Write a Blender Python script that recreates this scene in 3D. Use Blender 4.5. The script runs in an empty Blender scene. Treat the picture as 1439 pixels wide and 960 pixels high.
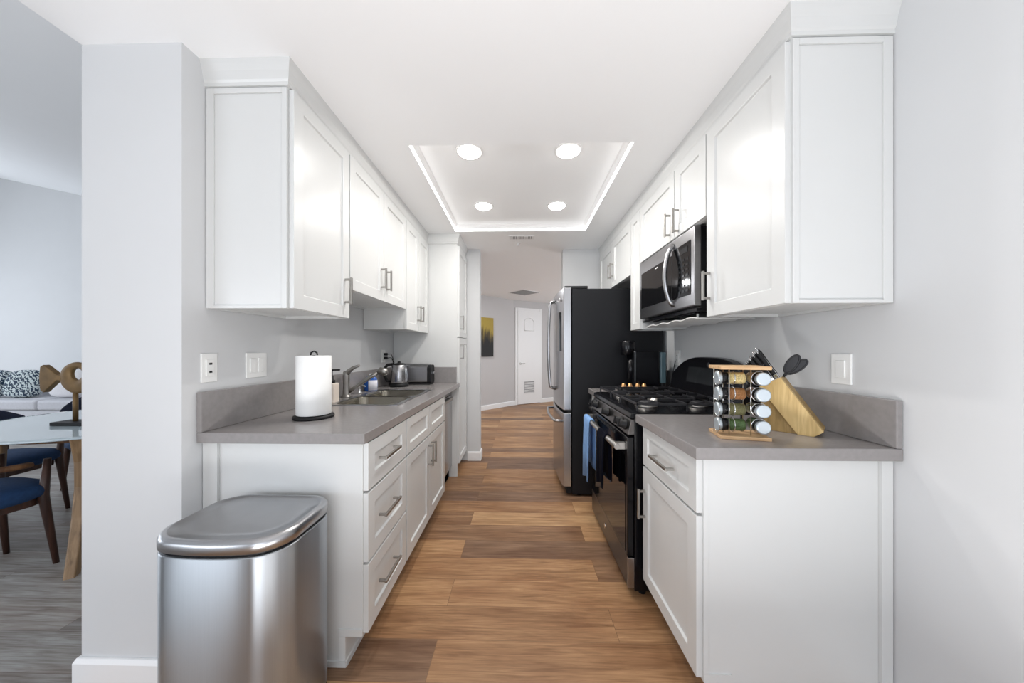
import bpy, bmesh, math, random
from mathutils import Vector, Matrix
random.seed(7)
PI = math.pi
S = bpy.context.scene
C = S.collection

# ------------------------------------------------------------------ camera
F_PX, YAW, CX, HY, CAMZ = 449.09, 0.0237, 720.06, 492.53, 1.2268
cd = bpy.data.cameras.new('camera'); cam = bpy.data.objects.new('camera', cd); C.objects.link(cam)
cam.location = (0, 0, CAMZ); cam.rotation_euler = (PI/2, 0, YAW)
cd.sensor_fit = 'HORIZONTAL'; cd.sensor_width = 36.0
cd.lens = F_PX/1439*36
cd.shift_x = -(CX-719.5)/1439; cd.shift_y = (HY-480)/1439
cd.clip_start = 0.02
S.camera = cam

# ------------------------------------------------------------------ world, exposure
w = bpy.data.worlds.new('world'); S.world = w; w.use_nodes = True
w.node_tree.nodes['Background'].inputs[0].default_value = (0.86, 0.92, 1.0, 1)
w.node_tree.nodes['Background'].inputs[1].default_value = 1.6
S.view_settings.view_transform = 'Standard'; S.view_settings.look = 'None'
S.view_settings.gamma = 1; S.view_settings.exposure = 0.0
S.view_settings.use_curve_mapping = False

LAMP_W = 6.4
def area(name, loc, rot, sx, sy, power, col, spread=PI, shape='RECTANGLE', parent=None):
    l = bpy.data.lights.new(name, 'AREA'); l.shape = shape; l.size = sx
    if shape == 'RECTANGLE': l.size_y = sy
    l.energy = power; l.color = col; l.spread = spread
    o = bpy.data.objects.new(name, l); C.objects.link(o); o.location = loc; o.rotation_euler = rot
    if parent: o.parent = parent
    return o
DAY = (0.84, 0.91, 1.0)
# daylight through the windows of the wall behind the camera and the living room's side windows; then added fills
area('daylight_rear', (0.1, -2.85, 1.2), (PI/2-.4, 0, 0), 2.0, 1.8, 25, DAY)
area('daylight_rear_living', (-4.2, -2.85, 1.2), (PI/2-.35, 0, -.35), 3.0, 1.8, 62, DAY)
area('daylight_living', (-10.8, 2.0, 1.7), (PI/2, 0, -PI/2), 5.0, 2.4, 140, (0.84, 0.91, 1.0))
area('ceiling_fill', (0.0, -0.05, 0.35), (PI, 0, 0), 1.5, 0.45, 32, (0.97, 0.985, 1.0))  # unseen upward fill, added to brighten the ceiling
area('hall_top_fill', (-1.0, 5.2, 2.33), (0, 0, 0), 0.3, 0.3, 20, (0.95, 0.97, 1.0), shape='DISK')  # unseen lamp added to lift the dim hall
area('hall_side_fill', (2.95, 5.6, 1.35), (PI/2, 0, PI/2), 2.4, 1.7, 36, (0.93, 0.965, 1.0))  # added side fill for the hall ceiling and back wall

# ------------------------------------------------------------------ materials
def brushed(m, an=.75, rot=0.0):
    nt = m.node_tree; b = nt.nodes['Principled BSDF']; tg = nt.nodes.new('ShaderNodeTangent'); tg.direction_type = 'RADIAL'; tg.axis = 'Z'
    b.inputs['Anisotropic'].default_value = an; b.inputs['Anisotropic Rotation'].default_value = rot
    nt.links.new(tg.outputs[0], b.inputs['Tangent'])
def srgb(r, g, b):
    f = lambda c: c/12.92 if c <= .04045 else ((c+.055)/1.055)**2.4
    return (f(r/255), f(g/255), f(b/255), 1)
def mat(name, col, rough=.5, metal=0, spec=.5, coat=0, noise=0, nscale=20, bump=0, emit=None, estr=0, trans=0, aniso=0, stretch=None, ior=None):
    m = bpy.data.materials.new(name); m.use_nodes = True
    nt = m.node_tree; b = nt.nodes['Principled BSDF']
    b.inputs['Base Color'].default_value = col; b.inputs['Roughness'].default_value = rough
    b.inputs['Metallic'].default_value = metal; b.inputs['Specular IOR Level'].default_value = spec
    b.inputs['Coat Weight'].default_value = coat
    b.inputs['Transmission Weight'].default_value = trans
    if ior: b.inputs['IOR'].default_value = ior
    if aniso: b.inputs['Anisotropic'].default_value = aniso
    if emit: b.inputs['Emission Color'].default_value = emit; b.inputs['Emission Strength'].default_value = estr
    if noise or bump:
        tc = nt.nodes.new('ShaderNodeTexCoord'); mp = nt.nodes.new('ShaderNodeMapping'); nz = nt.nodes.new('ShaderNodeTexNoise')
        nz.inputs['Scale'].default_value = nscale; nz.inputs['Detail'].default_value = 4
        if stretch: mp.inputs['Scale'].default_value = stretch
        nt.links.new(tc.outputs['Object'], mp.inputs['Vector']); nt.links.new(mp.outputs[0], nz.inputs['Vector'])
        if noise:
            cr = nt.nodes.new('ShaderNodeValToRGB')
            cr.color_ramp.elements[0].position = .3; cr.color_ramp.elements[1].position = .7
            cr.color_ramp.elements[0].color = tuple(c*(1-noise) for c in col[:3])+(1,)
            cr.color_ramp.elements[1].color = tuple(min(1, c*(1+noise)) for c in col[:3])+(1,)
            nt.links.new(nz.outputs['Fac'], cr.inputs[0]); nt.links.new(cr.outputs[0], b.inputs['Base Color'])
        if bump:
            bp = nt.nodes.new('ShaderNodeBump'); bp.inputs['Strength'].default_value = bump; bp.inputs['Distance'].default_value = .002
            nt.links.new(nz.outputs['Fac'], bp.inputs['Height']); nt.links.new(bp.outputs[0], b.inputs['Normal'])
    return m

M = {}
M['wall'] = mat('wall_paint', srgb(211, 212, 213), .7, noise=.01, nscale=3, bump=.04)
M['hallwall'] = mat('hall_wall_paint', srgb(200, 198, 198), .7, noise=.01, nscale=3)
M['ceiling'] = mat('ceiling_paint', srgb(250, 251, 252), .85, noise=.008, nscale=2)
M['trim'] = mat('trim_paint', srgb(240, 240, 240), .4, noise=.005)
M['cab'] = mat('cabinet_white', srgb(214, 215, 214), .3, noise=.006, nscale=4)
M['cabin'] = mat('cabinet_underside', srgb(226, 226, 224), .55, noise=.01)
M['gap'] = mat('dark_gap', srgb(40, 40, 42), .8, noise=.05)
M['quartz'] = mat('grey_quartz', srgb(142, 138, 137), .2, noise=.05, nscale=55, spec=.55)
M['steel'] = mat('brushed_steel', srgb(176, 176, 178), .3, metal=1, noise=.05, nscale=8, stretch=(1, 1, 30))
M['steelv'] = mat('brushed_steel_vertical', srgb(178, 178, 180), .26, metal=1, noise=.05, nscale=8, stretch=(30, 30, .4))
M['binsteel'] = mat('bin_brushed_steel', srgb(176, 180, 184), .38, metal=1, noise=.03, nscale=8, stretch=(30, 30, .4)); brushed(M['binsteel'], .9, .25)
M['steeld'] = mat('dark_brushed_steel', srgb(104, 101, 100), .3, metal=1, noise=.05, nscale=8, stretch=(1, 1, 30))
M['nickel'] = mat('brushed_nickel', srgb(165, 162, 158), .35, metal=1, noise=.04, nscale=30)
M['chrome'] = mat('chrome', srgb(215, 215, 215), .1, metal=1, noise=.02)
M['black'] = mat('black_enamel', srgb(12, 12, 16), .22, spec=.35, noise=.1)
M['blackm'] = mat('matte_black', srgb(20, 20, 22), .55, spec=.35, noise=.1)
M['iron'] = mat('cast_iron', srgb(34, 34, 38), .5, noise=.15, nscale=60, bump=.2)
M['fridge_side'] = mat('fridge_side_charcoal', srgb(18, 19, 23), .5, spec=.3, noise=.06, nscale=30, bump=.1)
M['bglass'] = mat('black_glass', srgb(10, 10, 12), .06, noise=.1)
M['display'] = mat('display_glass', srgb(40, 42, 44), .1, noise=.05)
M['plastic'] = mat('white_plastic', srgb(240, 240, 238), .35, noise=.005)
M['paper'] = mat('paper_towel', srgb(246, 246, 244), .9, noise=.01, nscale=40, bump=.5)
M['cream'] = mat('cream_ceramic', srgb(232, 220, 208), .35, noise=.02)
M['bluetowel'] = mat('blue_cloth', srgb(122, 162, 212), .9, noise=.1, nscale=30, bump=.5)
M['navytowel'] = mat('navy_cloth', srgb(8, 10, 22), 1.0, spec=.1, noise=.1, nscale=30, bump=.5)
M['bluefab'] = mat('blue_upholstery', srgb(28, 62, 104), .85, noise=.12, nscale=60, bump=.5)
M['navyfab'] = mat('navy_upholstery', srgb(18, 26, 48), .85, noise=.12, nscale=60, bump=.5)
M['sofa'] = mat('light_grey_fabric', srgb(205, 205, 210), .9, noise=.04, nscale=40, bump=.5)
M['pillow'] = mat('off_white_fabric', srgb(228, 226, 228), .9, noise=.03, nscale=40, bump=.5)
M['bottleblue'] = mat('blue_plastic', srgb(22, 92, 180), .3, noise=.05)
M['label'] = mat('white_label', srgb(232, 232, 240), .5, noise=.02)
M['labelred'] = mat('label_print', srgb(190, 120, 120), .5, noise=.05)
M['copper'] = mat('aged_bronze', srgb(116, 90, 54), .5, metal=.4, noise=.3, nscale=14, bump=.3)
M['gold'] = mat('amber_foil', srgb(245, 190, 130), .2, metal=.7, noise=.1)
M['lidcool'] = mat('jar_lid_metal', srgb(205, 214, 220), .3, metal=.7, noise=.02)
M['emit'] = mat('lamp_lens', (1, 1, 1, 1), .5, noise=.001, emit=(1, .98, .95, 1), estr=9)
M['led'] = mat('cove_led', (1, 1, 1, 1), .5, noise=.001, emit=(1, .99, .97, 1), estr=3.0)
M['ventd'] = mat('vent_shadow', srgb(140, 140, 141), .8, noise=.05)
M['glass'] = mat('table_glass', srgb(222, 236, 242), .04, noise=.001, trans=.3, ior=1.45, coat=0)  # pale blue, less clear body colour stands in for the window's reflection
M['clear'] = mat('clear_glass', (1, 1, 1, 1), .03, noise=.001, trans=1, ior=1.2)
M['tank'] = mat('smoky_tank', srgb(120, 150, 160), .1, noise=.02, trans=.5)
M['sinksteel'] = mat('sink_steel', srgb(138, 134, 124), .22, metal=1, noise=.05, nscale=8)
def spice(n, c): M[n] = mat(n, c, .8, noise=.35, nscale=260)
spice('spice_garlic', srgb(214, 192, 134)); spice('spice_cinnamon', srgb(158, 108, 62))
spice('spice_oregano', srgb(112, 108, 70)); spice('spice_parsley', srgb(84, 108, 62))

def wood(name, cols, rough, scale, axis='x', bump=.1):
    m = bpy.data.materials.new(name); m.use_nodes = True; nt = m.node_tree; b = nt.nodes['Principled BSDF']
    tc = nt.nodes.new('ShaderNodeTexCoord'); mp = nt.nodes.new('ShaderNodeMapping')
    mp.inputs['Scale'].default_value = {'x': (scale*.08, scale, scale), 'y': (scale, scale*.08, scale), 'z': (scale, scale, scale*.08)}[axis]
    nz = nt.nodes.new('ShaderNodeTexNoise'); nz.inputs['Scale'].default_value = 3; nz.inputs['Detail'].default_value = 8; nz.inputs['Distortion'].default_value = .6
    cr = nt.nodes.new('ShaderNodeValToRGB'); cr.color_ramp.elements[0].position = .35; cr.color_ramp.elements[1].position = .65
    cr.color_ramp.elements[0].color = cols[0]; cr.color_ramp.elements[1].color = cols[1]
    nt.links.new(tc.outputs['Object'], mp.inputs[0]); nt.links.new(mp.outputs[0], nz.inputs['Vector'])
    nt.links.new(nz.outputs['Fac'], cr.inputs[0]); nt.links.new(cr.outputs[0], b.inputs['Base Color']); b.inputs['Roughness'].default_value = rough
    return m
M['bamboo'] = wood('bamboo', (srgb(192, 158, 98), srgb(220, 190, 130)), .45, 30, 'z')
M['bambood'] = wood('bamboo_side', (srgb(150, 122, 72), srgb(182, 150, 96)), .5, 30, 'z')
M['rackwood'] = wood('rack_wood', (srgb(190, 150, 108), srgb(220, 184, 140)), .5, 30, 'x')
M['walnut'] = wood('walnut', (srgb(88, 58, 36), srgb(126, 90, 58)), .4, 12, 'z')
M['greywood'] = wood('oak_leg', (srgb(116, 90, 62), srgb(156, 126, 92)), .4, 12, 'z')
M['darkwood'] = wood('dark_walnut', (srgb(52, 32, 26), srgb(78, 50, 38)), .4, 12, 'z')

def floor_mat(name='oak_plank_floor', tones=((132, 106, 86), (164, 127, 92), (184, 145, 106), (202, 166, 124))):
    m = bpy.data.materials.new(name); m.use_nodes = True; nt = m.node_tree; b = nt.nodes['Principled BSDF']; L = nt.links
    tc = nt.nodes.new('ShaderNodeTexCoord')
    br = nt.nodes.new('ShaderNodeTexBrick'); br.offset = .37; br.offset_frequency = 2
    br.inputs['Scale'].default_value = 1; br.inputs['Brick Width'].default_value = 1.22; br.inputs['Row Height'].default_value = .178
    br.inputs['Mortar Size'].default_value = .0012; br.inputs['Mortar Smooth'].default_value = .3
    br.inputs['Color1'].default_value = (0, 0, 0, 1); br.inputs['Color2'].default_value = (1, 1, 1, 1); br.inputs['Mortar'].default_value = (.5, .5, .5, 1)
    mp0 = nt.nodes.new('ShaderNodeMapping'); mp0.inputs['Location'].default_value = (.35, .075, 0)
    L.new(tc.outputs['Object'], mp0.inputs[0]); L.new(mp0.outputs[0], br.inputs['Vector'])
    # grain, shifted per plank
    sep = nt.nodes.new('ShaderNodeSeparateColor'); L.new(br.outputs['Color'], sep.inputs[0])
    comb = nt.nodes.new('ShaderNodeCombineXYZ'); mu = nt.nodes.new('ShaderNodeMath'); mu.operation = 'MULTIPLY'; mu.inputs[1].default_value = 37
    L.new(sep.outputs[0], mu.inputs[0]); L.new(mu.outputs[0], comb.inputs[2]); L.new(mu.outputs[0], comb.inputs[0])
    ad = nt.nodes.new('ShaderNodeVectorMath'); L.new(tc.outputs['Object'], ad.inputs[0]); L.new(comb.outputs[0], ad.inputs[1])
    mp = nt.nodes.new('ShaderNodeMapping'); mp.inputs['Scale'].default_value = (1.1, 14, 1); L.new(ad.outputs[0], mp.inputs[0])
    n1 = nt.nodes.new('ShaderNodeTexNoise'); n1.inputs['Scale'].default_value = 2.2; n1.inputs['Detail'].default_value = 9; n1.inputs['Roughness'].default_value = .62; n1.inputs['Distortion'].default_value = .9
    L.new(mp.outputs[0], n1.inputs['Vector'])
    mp2 = nt.nodes.new('ShaderNodeMapping'); mp2.inputs['Scale'].default_value = (1.5, 5, 1); L.new(ad.outputs[0], mp2.inputs[0])
    n2 = nt.nodes.new('ShaderNodeTexNoise'); n2.inputs['Scale'].default_value = 1.6; n2.inputs['Detail'].default_value = 3; L.new(mp2.outputs[0], n2.inputs['Vector'])
    c1 = nt.nodes.new('ShaderNodeValToRGB'); e = c1.color_ramp.elements
    e[0].position = 0; e[0].color = srgb(*tones[0]); e[1].position = 1; e[1].color = srgb(*tones[3])
    x = e.new(.3); x.color = srgb(*tones[1]); x = e.new(.65); x.color = srgb(*tones[2])
    L.new(sep.outputs[0], c1.inputs[0])
    c2 = nt.nodes.new('ShaderNodeValToRGB'); c2.color_ramp.elements[0].position = .34; c2.color_ramp.elements[0].color = (.66, .60, .56, 1)
    c2.color_ramp.elements[1].position = .68; c2.color_ramp.elements[1].color = (1.12, 1.12, 1.12, 1); L.new(n1.outputs['Fac'], c2.inputs[0])
    c3 = nt.nodes.new('ShaderNodeValToRGB'); c3.color_ramp.elements[0].position = .32; c3.color_ramp.elements[0].color = (.80, .72, .68, 1)
    c3.color_ramp.elements[1].position = .6; c3.color_ramp.elements[1].color = (1.05, 1.05, 1.05, 1); L.new(n2.outputs['Fac'], c3.inputs[0])
    m1 = nt.nodes.new('ShaderNodeMix'); m1.data_type = 'RGBA'; m1.blend_type = 'MULTIPLY'; m1.inputs[0].default_value = 1
    L.new(c1.outputs[0], m1.inputs[6]); L.new(c2.outputs[0], m1.inputs[7])
    m2 = nt.nodes.new('ShaderNodeMix'); m2.data_type = 'RGBA'; m2.blend_type = 'MULTIPLY'; m2.inputs[0].default_value = 1
    L.new(m1.outputs[2], m2.inputs[6]); L.new(c3.outputs[0], m2.inputs[7])
    mp4 = nt.nodes.new('ShaderNodeMapping'); mp4.inputs['Scale'].default_value = (3, 75, 1); L.new(ad.outputs[0], mp4.inputs[0])
    n4 = nt.nodes.new('ShaderNodeTexNoise'); n4.inputs['Scale'].default_value = 2.0; n4.inputs['Detail'].default_value = 5; n4.inputs['Distortion'].default_value = .5; L.new(mp4.outputs[0], n4.inputs['Vector'])
    c4 = nt.nodes.new('ShaderNodeValToRGB'); c4.color_ramp.elements[0].position = .36; c4.color_ramp.elements[0].color = (.78, .75, .72, 1)
    c4.color_ramp.elements[1].position = .56; c4.color_ramp.elements[1].color = (1.05, 1.05, 1.05, 1); L.new(n4.outputs['Fac'], c4.inputs[0])
    m4 = nt.nodes.new('ShaderNodeMix'); m4.data_type = 'RGBA'; m4.blend_type = 'MULTIPLY'; m4.inputs[0].default_value = .9
    L.new(m2.outputs[2], m4.inputs[6]); L.new(c4.outputs[0], m4.inputs[7]); m2 = m4
    m3 = nt.nodes.new('ShaderNodeMix'); m3.data_type = 'RGBA'; m3.inputs[7].default_value = srgb(84, 60, 44)
    mf = nt.nodes.new('ShaderNodeMath'); mf.operation = 'MULTIPLY'; mf.inputs[1].default_value = .6
    L.new(br.outputs['Fac'], mf.inputs[0]); L.new(mf.outputs[0], m3.inputs[0]); L.new(m2.outputs[2], m3.inputs[6])
    L.new(m3.outputs[2], b.inputs['Base Color']); b.inputs['Roughness'].default_value = .42; b.inputs['Specular IOR Level'].default_value = .35
    bp = nt.nodes.new('ShaderNodeBump'); bp.inputs['Strength'].default_value = .12; bp.inputs['Distance'].default_value = .002
    L.new(n1.outputs['Fac'], bp.inputs['Height']); L.new(bp.outputs[0], b.inputs['Normal'])
    return m
M['floor'] = floor_mat()
M['coolfloor'] = floor_mat('cool_lit_plank_floor', ((128, 126, 124), (146, 144, 142), (164, 164, 162), (180, 180, 178)))  # same oak planks, with the cool daylight and glare put into the tones

def art_mat():
    m = bpy.data.materials.new('abstract_canvas'); m.use_nodes = True; nt = m.node_tree; b = nt.nodes['Principled BSDF']; L = nt.links
    tc = nt.nodes.new('ShaderNodeTexCoord'); sp = nt.nodes.new('ShaderNodeSeparateXYZ'); L.new(tc.outputs['Generated'], sp.inputs[0])
    mp = nt.nodes.new('ShaderNodeMapping'); mp.inputs['Scale'].default_value = (3, 3, 1.3); L.new(tc.outputs['Generated'], mp.inputs[0])
    nz = nt.nodes.new('ShaderNodeTexNoise'); nz.inputs['Scale'].default_value = 1.4; nz.inputs['Distortion'].default_value = 1.2; nz.inputs['Detail'].default_value = 6; L.new(mp.outputs[0], nz.inputs['Vector'])
    a = nt.nodes.new('ShaderNodeMath'); a.operation = 'MULTIPLY_ADD'; a.inputs[1].default_value = .55; L.new(nz.outputs['Fac'], a.inputs[0]); L.new(sp.outputs['Z'], a.inputs[2])
    cr = nt.nodes.new('ShaderNodeValToRGB'); e = cr.color_ramp.elements
    e[0].position = .66; e[0].color = srgb(12, 8, 8); e[1].position = 1.1; e[1].color = srgb(172, 148, 60)
    x = e.new(.82); x.color = srgb(84, 70, 36)
    L.new(a.outputs[0], cr.inputs[0]); L.new(cr.outputs[0], b.inputs['Base Color']); b.inputs['Roughness'].default_value = .6
    return m
M['art'] = art_mat()
def pattern_mat():
    m = bpy.data.materials.new('ikat_fabric'); m.use_nodes = True; nt = m.node_tree; b = nt.nodes['Principled BSDF']; L = nt.links
    tc = nt.nodes.new('ShaderNodeTexCoord'); wv = nt.nodes.new('ShaderNodeTexWave'); wv.inputs['Scale'].default_value = 9
    wv.inputs['Distortion'].default_value = 9; wv.inputs['Detail'].default_value = 2; wv.inputs['Detail Scale'].default_value = 2.5; wv.bands_direction = 'DIAGONAL'
    L.new(tc.outputs['Object'], wv.inputs['Vector'])
    cr = nt.nodes.new('ShaderNodeValToRGB'); cr.color_ramp.elements[0].position = .42; cr.color_ramp.elements[0].color = srgb(40, 58, 78)
    cr.color_ramp.elements[1].position = .58; cr.color_ramp.elements[1].color = srgb(200, 210, 210)
    L.new(wv.outputs['Fac'], cr.inputs[0]); L.new(cr.outputs[0], b.inputs['Base Color']); b.inputs['Roughness'].default_value = .9
    return m
M['ikat'] = pattern_mat()

# ------------------------------------------------------------------ helpers
class MB:
    def __init__(s): s.bm = bmesh.new()
    def box(s, x0, x1, y0, y1, z0, z1, mi=0):
        v = [s.bm.verts.new((x, y, z)) for x in (min(x0, x1), max(x0, x1)) for y in (min(y0, y1), max(y0, y1)) for z in (min(z0, z1), max(z0, z1))]
        for f in ((0, 1, 3, 2), (4, 6, 7, 5), (0, 4, 5, 1), (2, 3, 7, 6), (0, 2, 6, 4), (1, 5, 7, 3)):
            q = s.bm.faces.new([v[i] for i in f]); q.material_index = mi
        return s
    def prism(s, pts, axis, a, b, mi=0, smooth=False):
        # pts: 2-D outline in the two other axes (x,y | x,z | y,z), extruded along axis from a to b
        def P(p, t): return {'x': (t, p[0], p[1]), 'y': (p[0], t, p[1]), 'z': (p[0], p[1], t)}[axis]
        A = [s.bm.verts.new(P(p, a)) for p in pts]; B = [s.bm.verts.new(P(p, b)) for p in pts]; n = len(pts)
        for L_ in (A, B):
            q = s.bm.faces.new(L_); q.material_index = mi
        for i in range(n):
            q = s.bm.faces.new((A[i], A[(i+1) % n], B[(i+1) % n], B[i])); q.material_index = mi; q.smooth = smooth
        return s
    def rings(s, rings, cap=True, mi=0, smooth=True, closed=True):
        R = [[s.bm.verts.new(p) for p in r] for r in rings]; n = len(R[0])
        for a, b in zip(R[:-1], R[1:]):
            for i in range(n if closed else n-1):
                q = s.bm.faces.new((a[i], a[(i+1) % n], b[(i+1) % n], b[i])); q.material_index = mi; q.smooth = smooth
        if cap:
            for r in (R[0], R[-1]):
                q = s.bm.faces.new(r); q.material_index = mi
        return s
    def lathe(s, prof, c=(0, 0, 0), axis='z', n=32, mi=0, cap=True, smooth=True):
        rs = []
        for r, t in prof:
            ring = []
            for i in range(n):
                a = 2*PI*i/n; u, v = r*math.cos(a), r*math.sin(a)
                p = {'z': (u, v, t), 'x': (t, u, v), 'y': (u, t, v)}[axis]
                ring.append((c[0]+p[0], c[1]+p[1], c[2]+p[2]))
            rs.append(ring)
        return s.rings(rs, cap, mi, smooth)
    def tube(s, pts, r, n=10, mi=0, flat=None):
        pts = [Vector(p) for p in pts]; rs = []
        rad = r if isinstance(r, (list, tuple)) else [r]*len(pts)
        up = None
        for i, p in enumerate(pts):
            d = (pts[min(i+1, len(pts)-1)]-pts[max(i-1, 0)]).normalized()
            if up is None:
                up = d.orthogonal().normalized() if abs(d.z) > .9 else (Vector((0, 0, 1))-d*d.z).normalized()
            up = (up-d*up.dot(d)).normalized(); sd = d.cross(up)
            k = flat or 1
            rs.append([tuple(p+up*math.cos(2*PI*j/n)*rad[i]+sd*math.sin(2*PI*j/n)*rad[i]*k) for j in range(n)])
        return s.rings(rs, True, mi)
    def sphere(s, c, rx, ry=None, rz=None, n=24, m=12, mi=0, pw=1):
        ry = ry or rx; rz = rz or rx
        f = lambda v: math.copysign(abs(v)**pw, v)
        rs = []
        for j in range(1, m):
            t = PI*j/m
            rs.append([(c[0]+rx*f(math.sin(t))*f(math.cos(2*PI*i/n)), c[1]+ry*f(math.sin(t))*f(math.sin(2*PI*i/n)), c[2]+rz*f(math.cos(t))) for i in range(n)])
        return s.rings(rs, True, mi)
    def cells(s, xs, ys, z0, z1, holes=(), mi=0, plane='xy'):
        # slab made of grid cells, without the cells listed as (i, j); one closed shape
        full = {(i, j) for i in range(len(xs)-1) for j in range(len(ys)-1)}-set(holes)
        V = {}
        def P(i, j, t):
            k = (i, j, t)
            if k not in V:
                a, b = xs[i], ys[j]
                V[k] = s.bm.verts.new({'xy': (a, b, t), 'xz': (a, t, b), 'yz': (t, a, b)}[plane])
            return V[k]
        for i, j in full:
            for t in (z0, z1): s.bm.faces.new((P(i, j, t), P(i+1, j, t), P(i+1, j+1, t), P(i, j+1, t)))
            for di, dj, a, b in ((-1, 0, (i, j), (i, j+1)), (1, 0, (i+1, j), (i+1, j+1)), (0, -1, (i, j), (i+1, j)), (0, 1, (i, j+1), (i+1, j+1))):
                if (i+di, j+dj) not in full: s.bm.faces.new((P(*a, z0), P(*b, z0), P(*b, z1), P(*a, z1)))
        return s
    def xf(s, mtx): bmesh.ops.transform(s.bm, matrix=mtx, verts=s.bm.verts); return s
    def build(s, name, m, parent=None, bevel=0, seg=2, subsurf=0, label=None, kind=None, ang=.6):
        bmesh.ops.recalc_face_normals(s.bm, faces=s.bm.faces)
        me = bpy.data.meshes.new(name); s.bm.to_mesh(me); s.bm.free()
        for k in (m if isinstance(m, (list, tuple)) else [m]): me.materials.append(M[k])
        o = bpy.data.objects.new(name, me); C.objects.link(o)
        if parent: o.parent = parent
        if bevel:
            b = o.modifiers.new('bevel', 'BEVEL'); b.width = bevel; b.segments = seg; b.limit_method = 'ANGLE'; b.angle_limit = ang; b.harden_normals = False
        if subsurf:
            u = o.modifiers.new('sub', 'SUBSURF'); u.levels = subsurf; u.render_levels = subsurf
        if label: o['label'] = label
        if kind: o['kind'] = kind
        return o
def thing(name, label, cat, loc=(0, 0, 0), rz=0, group=None):
    o = bpy.data.objects.new(name, None); C.objects.link(o); o.location = loc; o.rotation_euler = (0, 0, rz)
    o.empty_display_size = .05
    o['label'] = label; o['category'] = cat
    if group: o['group'] = group
    return o
def tag(o, label, cat, group=None):
    o['label'] = label; o['category'] = cat
    if group: o['group'] = group
    return o
def place(o, loc=(0, 0, 0), rz=0):
    o.location = loc; o.rotation_euler = (0, 0, rz); return o
def dup(o, parent=None):
    c = o.copy(); C.objects.link(c)
    c.parent = parent
    for ch in o.children: dup(ch, c)
    return c
def rrect(x0, x1, y0, y1, r, n=8):
    pts = []
    for cx_, cy_, a0 in ((x1-r, y1-r, 0), (x0+r, y1-r, PI/2), (x0+r, y0+r, PI), (x1-r, y0+r, 3*PI/2)):
        for i in range(n+1):
            a = a0+PI/2*i/n; pts.append((cx_+r*math.cos(a), cy_+r*math.sin(a)))
    return pts

# ------------------------------------------------------------------ dimensions measured in the room
XL, XR, ZC = -1.237, 1.2234, 2.354
PIL_X0, PIL_Y0 = -1.615, 1.14
Z_C = .912                      # top of the worktops
YJ, XJ = 3.556, -.45            # wall stub past the pantry
YW, XW = 3.58, .479             # wall return behind the fridge
H1, H2, H3 = Vector((-.797, 6.473)), Vector((-.149, 7.146)), Vector((.785, 7.712))

# ------------------------------------------------------------------ the setting
def struct(mb, name, m, **k): return mb.build(name, m, kind='structure', **k)
struct(MB().box(PIL_X0, 3.2, -3.2, 9.2, -.12, 0), 'floor', 'floor')
struct(MB().box(-11.2, PIL_X0, -3.2, 9.2, -.12, 0), 'floor_living', 'coolfloor')
# kitchen ceiling slab with the recessed tray
TX0, TX1, TY0, TY1, TD = -.612, .617, 1.745, 3.016, .03
struct(MB().cells([PIL_X0, TX0, TX1, 3.2], [-3.2, TY0, TY1, 9.2], ZC, ZC+.065, holes=[(1, 1)]), 'ceiling', 'ceiling')
struct(MB().box(TX0-.08, TX1+.08, TY0-.08, TY1+.08, ZC+TD+.03, ZC+TD+.06), 'ceiling_tray', 'ceiling')
# cove moulding inside the tray: four mitred sides
def sweep(mb, path, prof, closed=False):
    # path: 2-D points; prof: (outward offset, z) closed outline; outward = left of travel
    n = len(path); rings = []
    for i in range(n):
        p = Vector(path[i]); dirs = []
        if closed or i > 0: dirs.append((p-Vector(path[i-1])).normalized())
        if closed or i < n-1: dirs.append((Vector(path[(i+1) % n])-p).normalized())
        nn = [Vector((-d.y, d.x)) for d in dirs]
        if len(nn) == 2:
            b = (nn[0]+nn[1]).normalized(); b = b/max(.2, b.dot(nn[0]))
        else: b = nn[0]
        rings.append([(p.x+b.x*o, p.y+b.y*o, z) for o, z in prof])
    if closed: rings.append(rings[0]); mb.rings(rings, cap=False, smooth=False)
    else: mb.rings(rings, cap=True, smooth=False)
    return mb
zt = ZC+TD+.03
struct(sweep(MB(), [(TX0, TY0), (TX1, TY0), (TX1, TY1), (TX0, TY1)], [(0, ZC+.022), (.006, ZC+.022), (.008, ZC+.034), (.02, zt-.008), (.026, zt-.004), (.026, zt), (0, zt)], closed=True), 'trim_5', 'trim')
# walls
struct(MB().box(PIL_X0, XL, PIL_Y0, YJ+.14, 0, 3.4), 'wall_left', 'wall')
struct(MB().box(PIL_X0, XJ, YJ, YJ+.14, 0, ZC), 'wall_stub', 'wall')
struct(MB().box(XR, XR+.14, -3.2, YW+.12, 0, ZC), 'wall_right', 'wall')
struct(MB().box(XW, XR+.14, YW, YW+.13, 0, ZC), 'wall_return', 'wall')
def wall_seg(a, b, name, t=.12):
    d = (b-a).normalized(); n = Vector((-d.y, d.x))
    m = MB(); m.prism([tuple(a), tuple(b), tuple(b+n*t), tuple(a+n*t)], 'z', 0, ZC)
    struct(m, name, 'hallwall')
D12 = (H2-H1).normalized(); D23 = (H3-H2).normalized()
wall_seg(H1-D12*3.0, H2, 'wall_hall_left'); wall_seg(H2, H3+D23*2.8, 'wall_hall_back')
struct(MB().cells([-3.2, 4.4, 6.8, 9.2], [0, .5, 2.2, ZC], 3.05, 3.2, holes=[(1, 1)], plane='yz'), 'wall_far_right', 'hallwall')  # opening made up to suit the added hall side light
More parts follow.
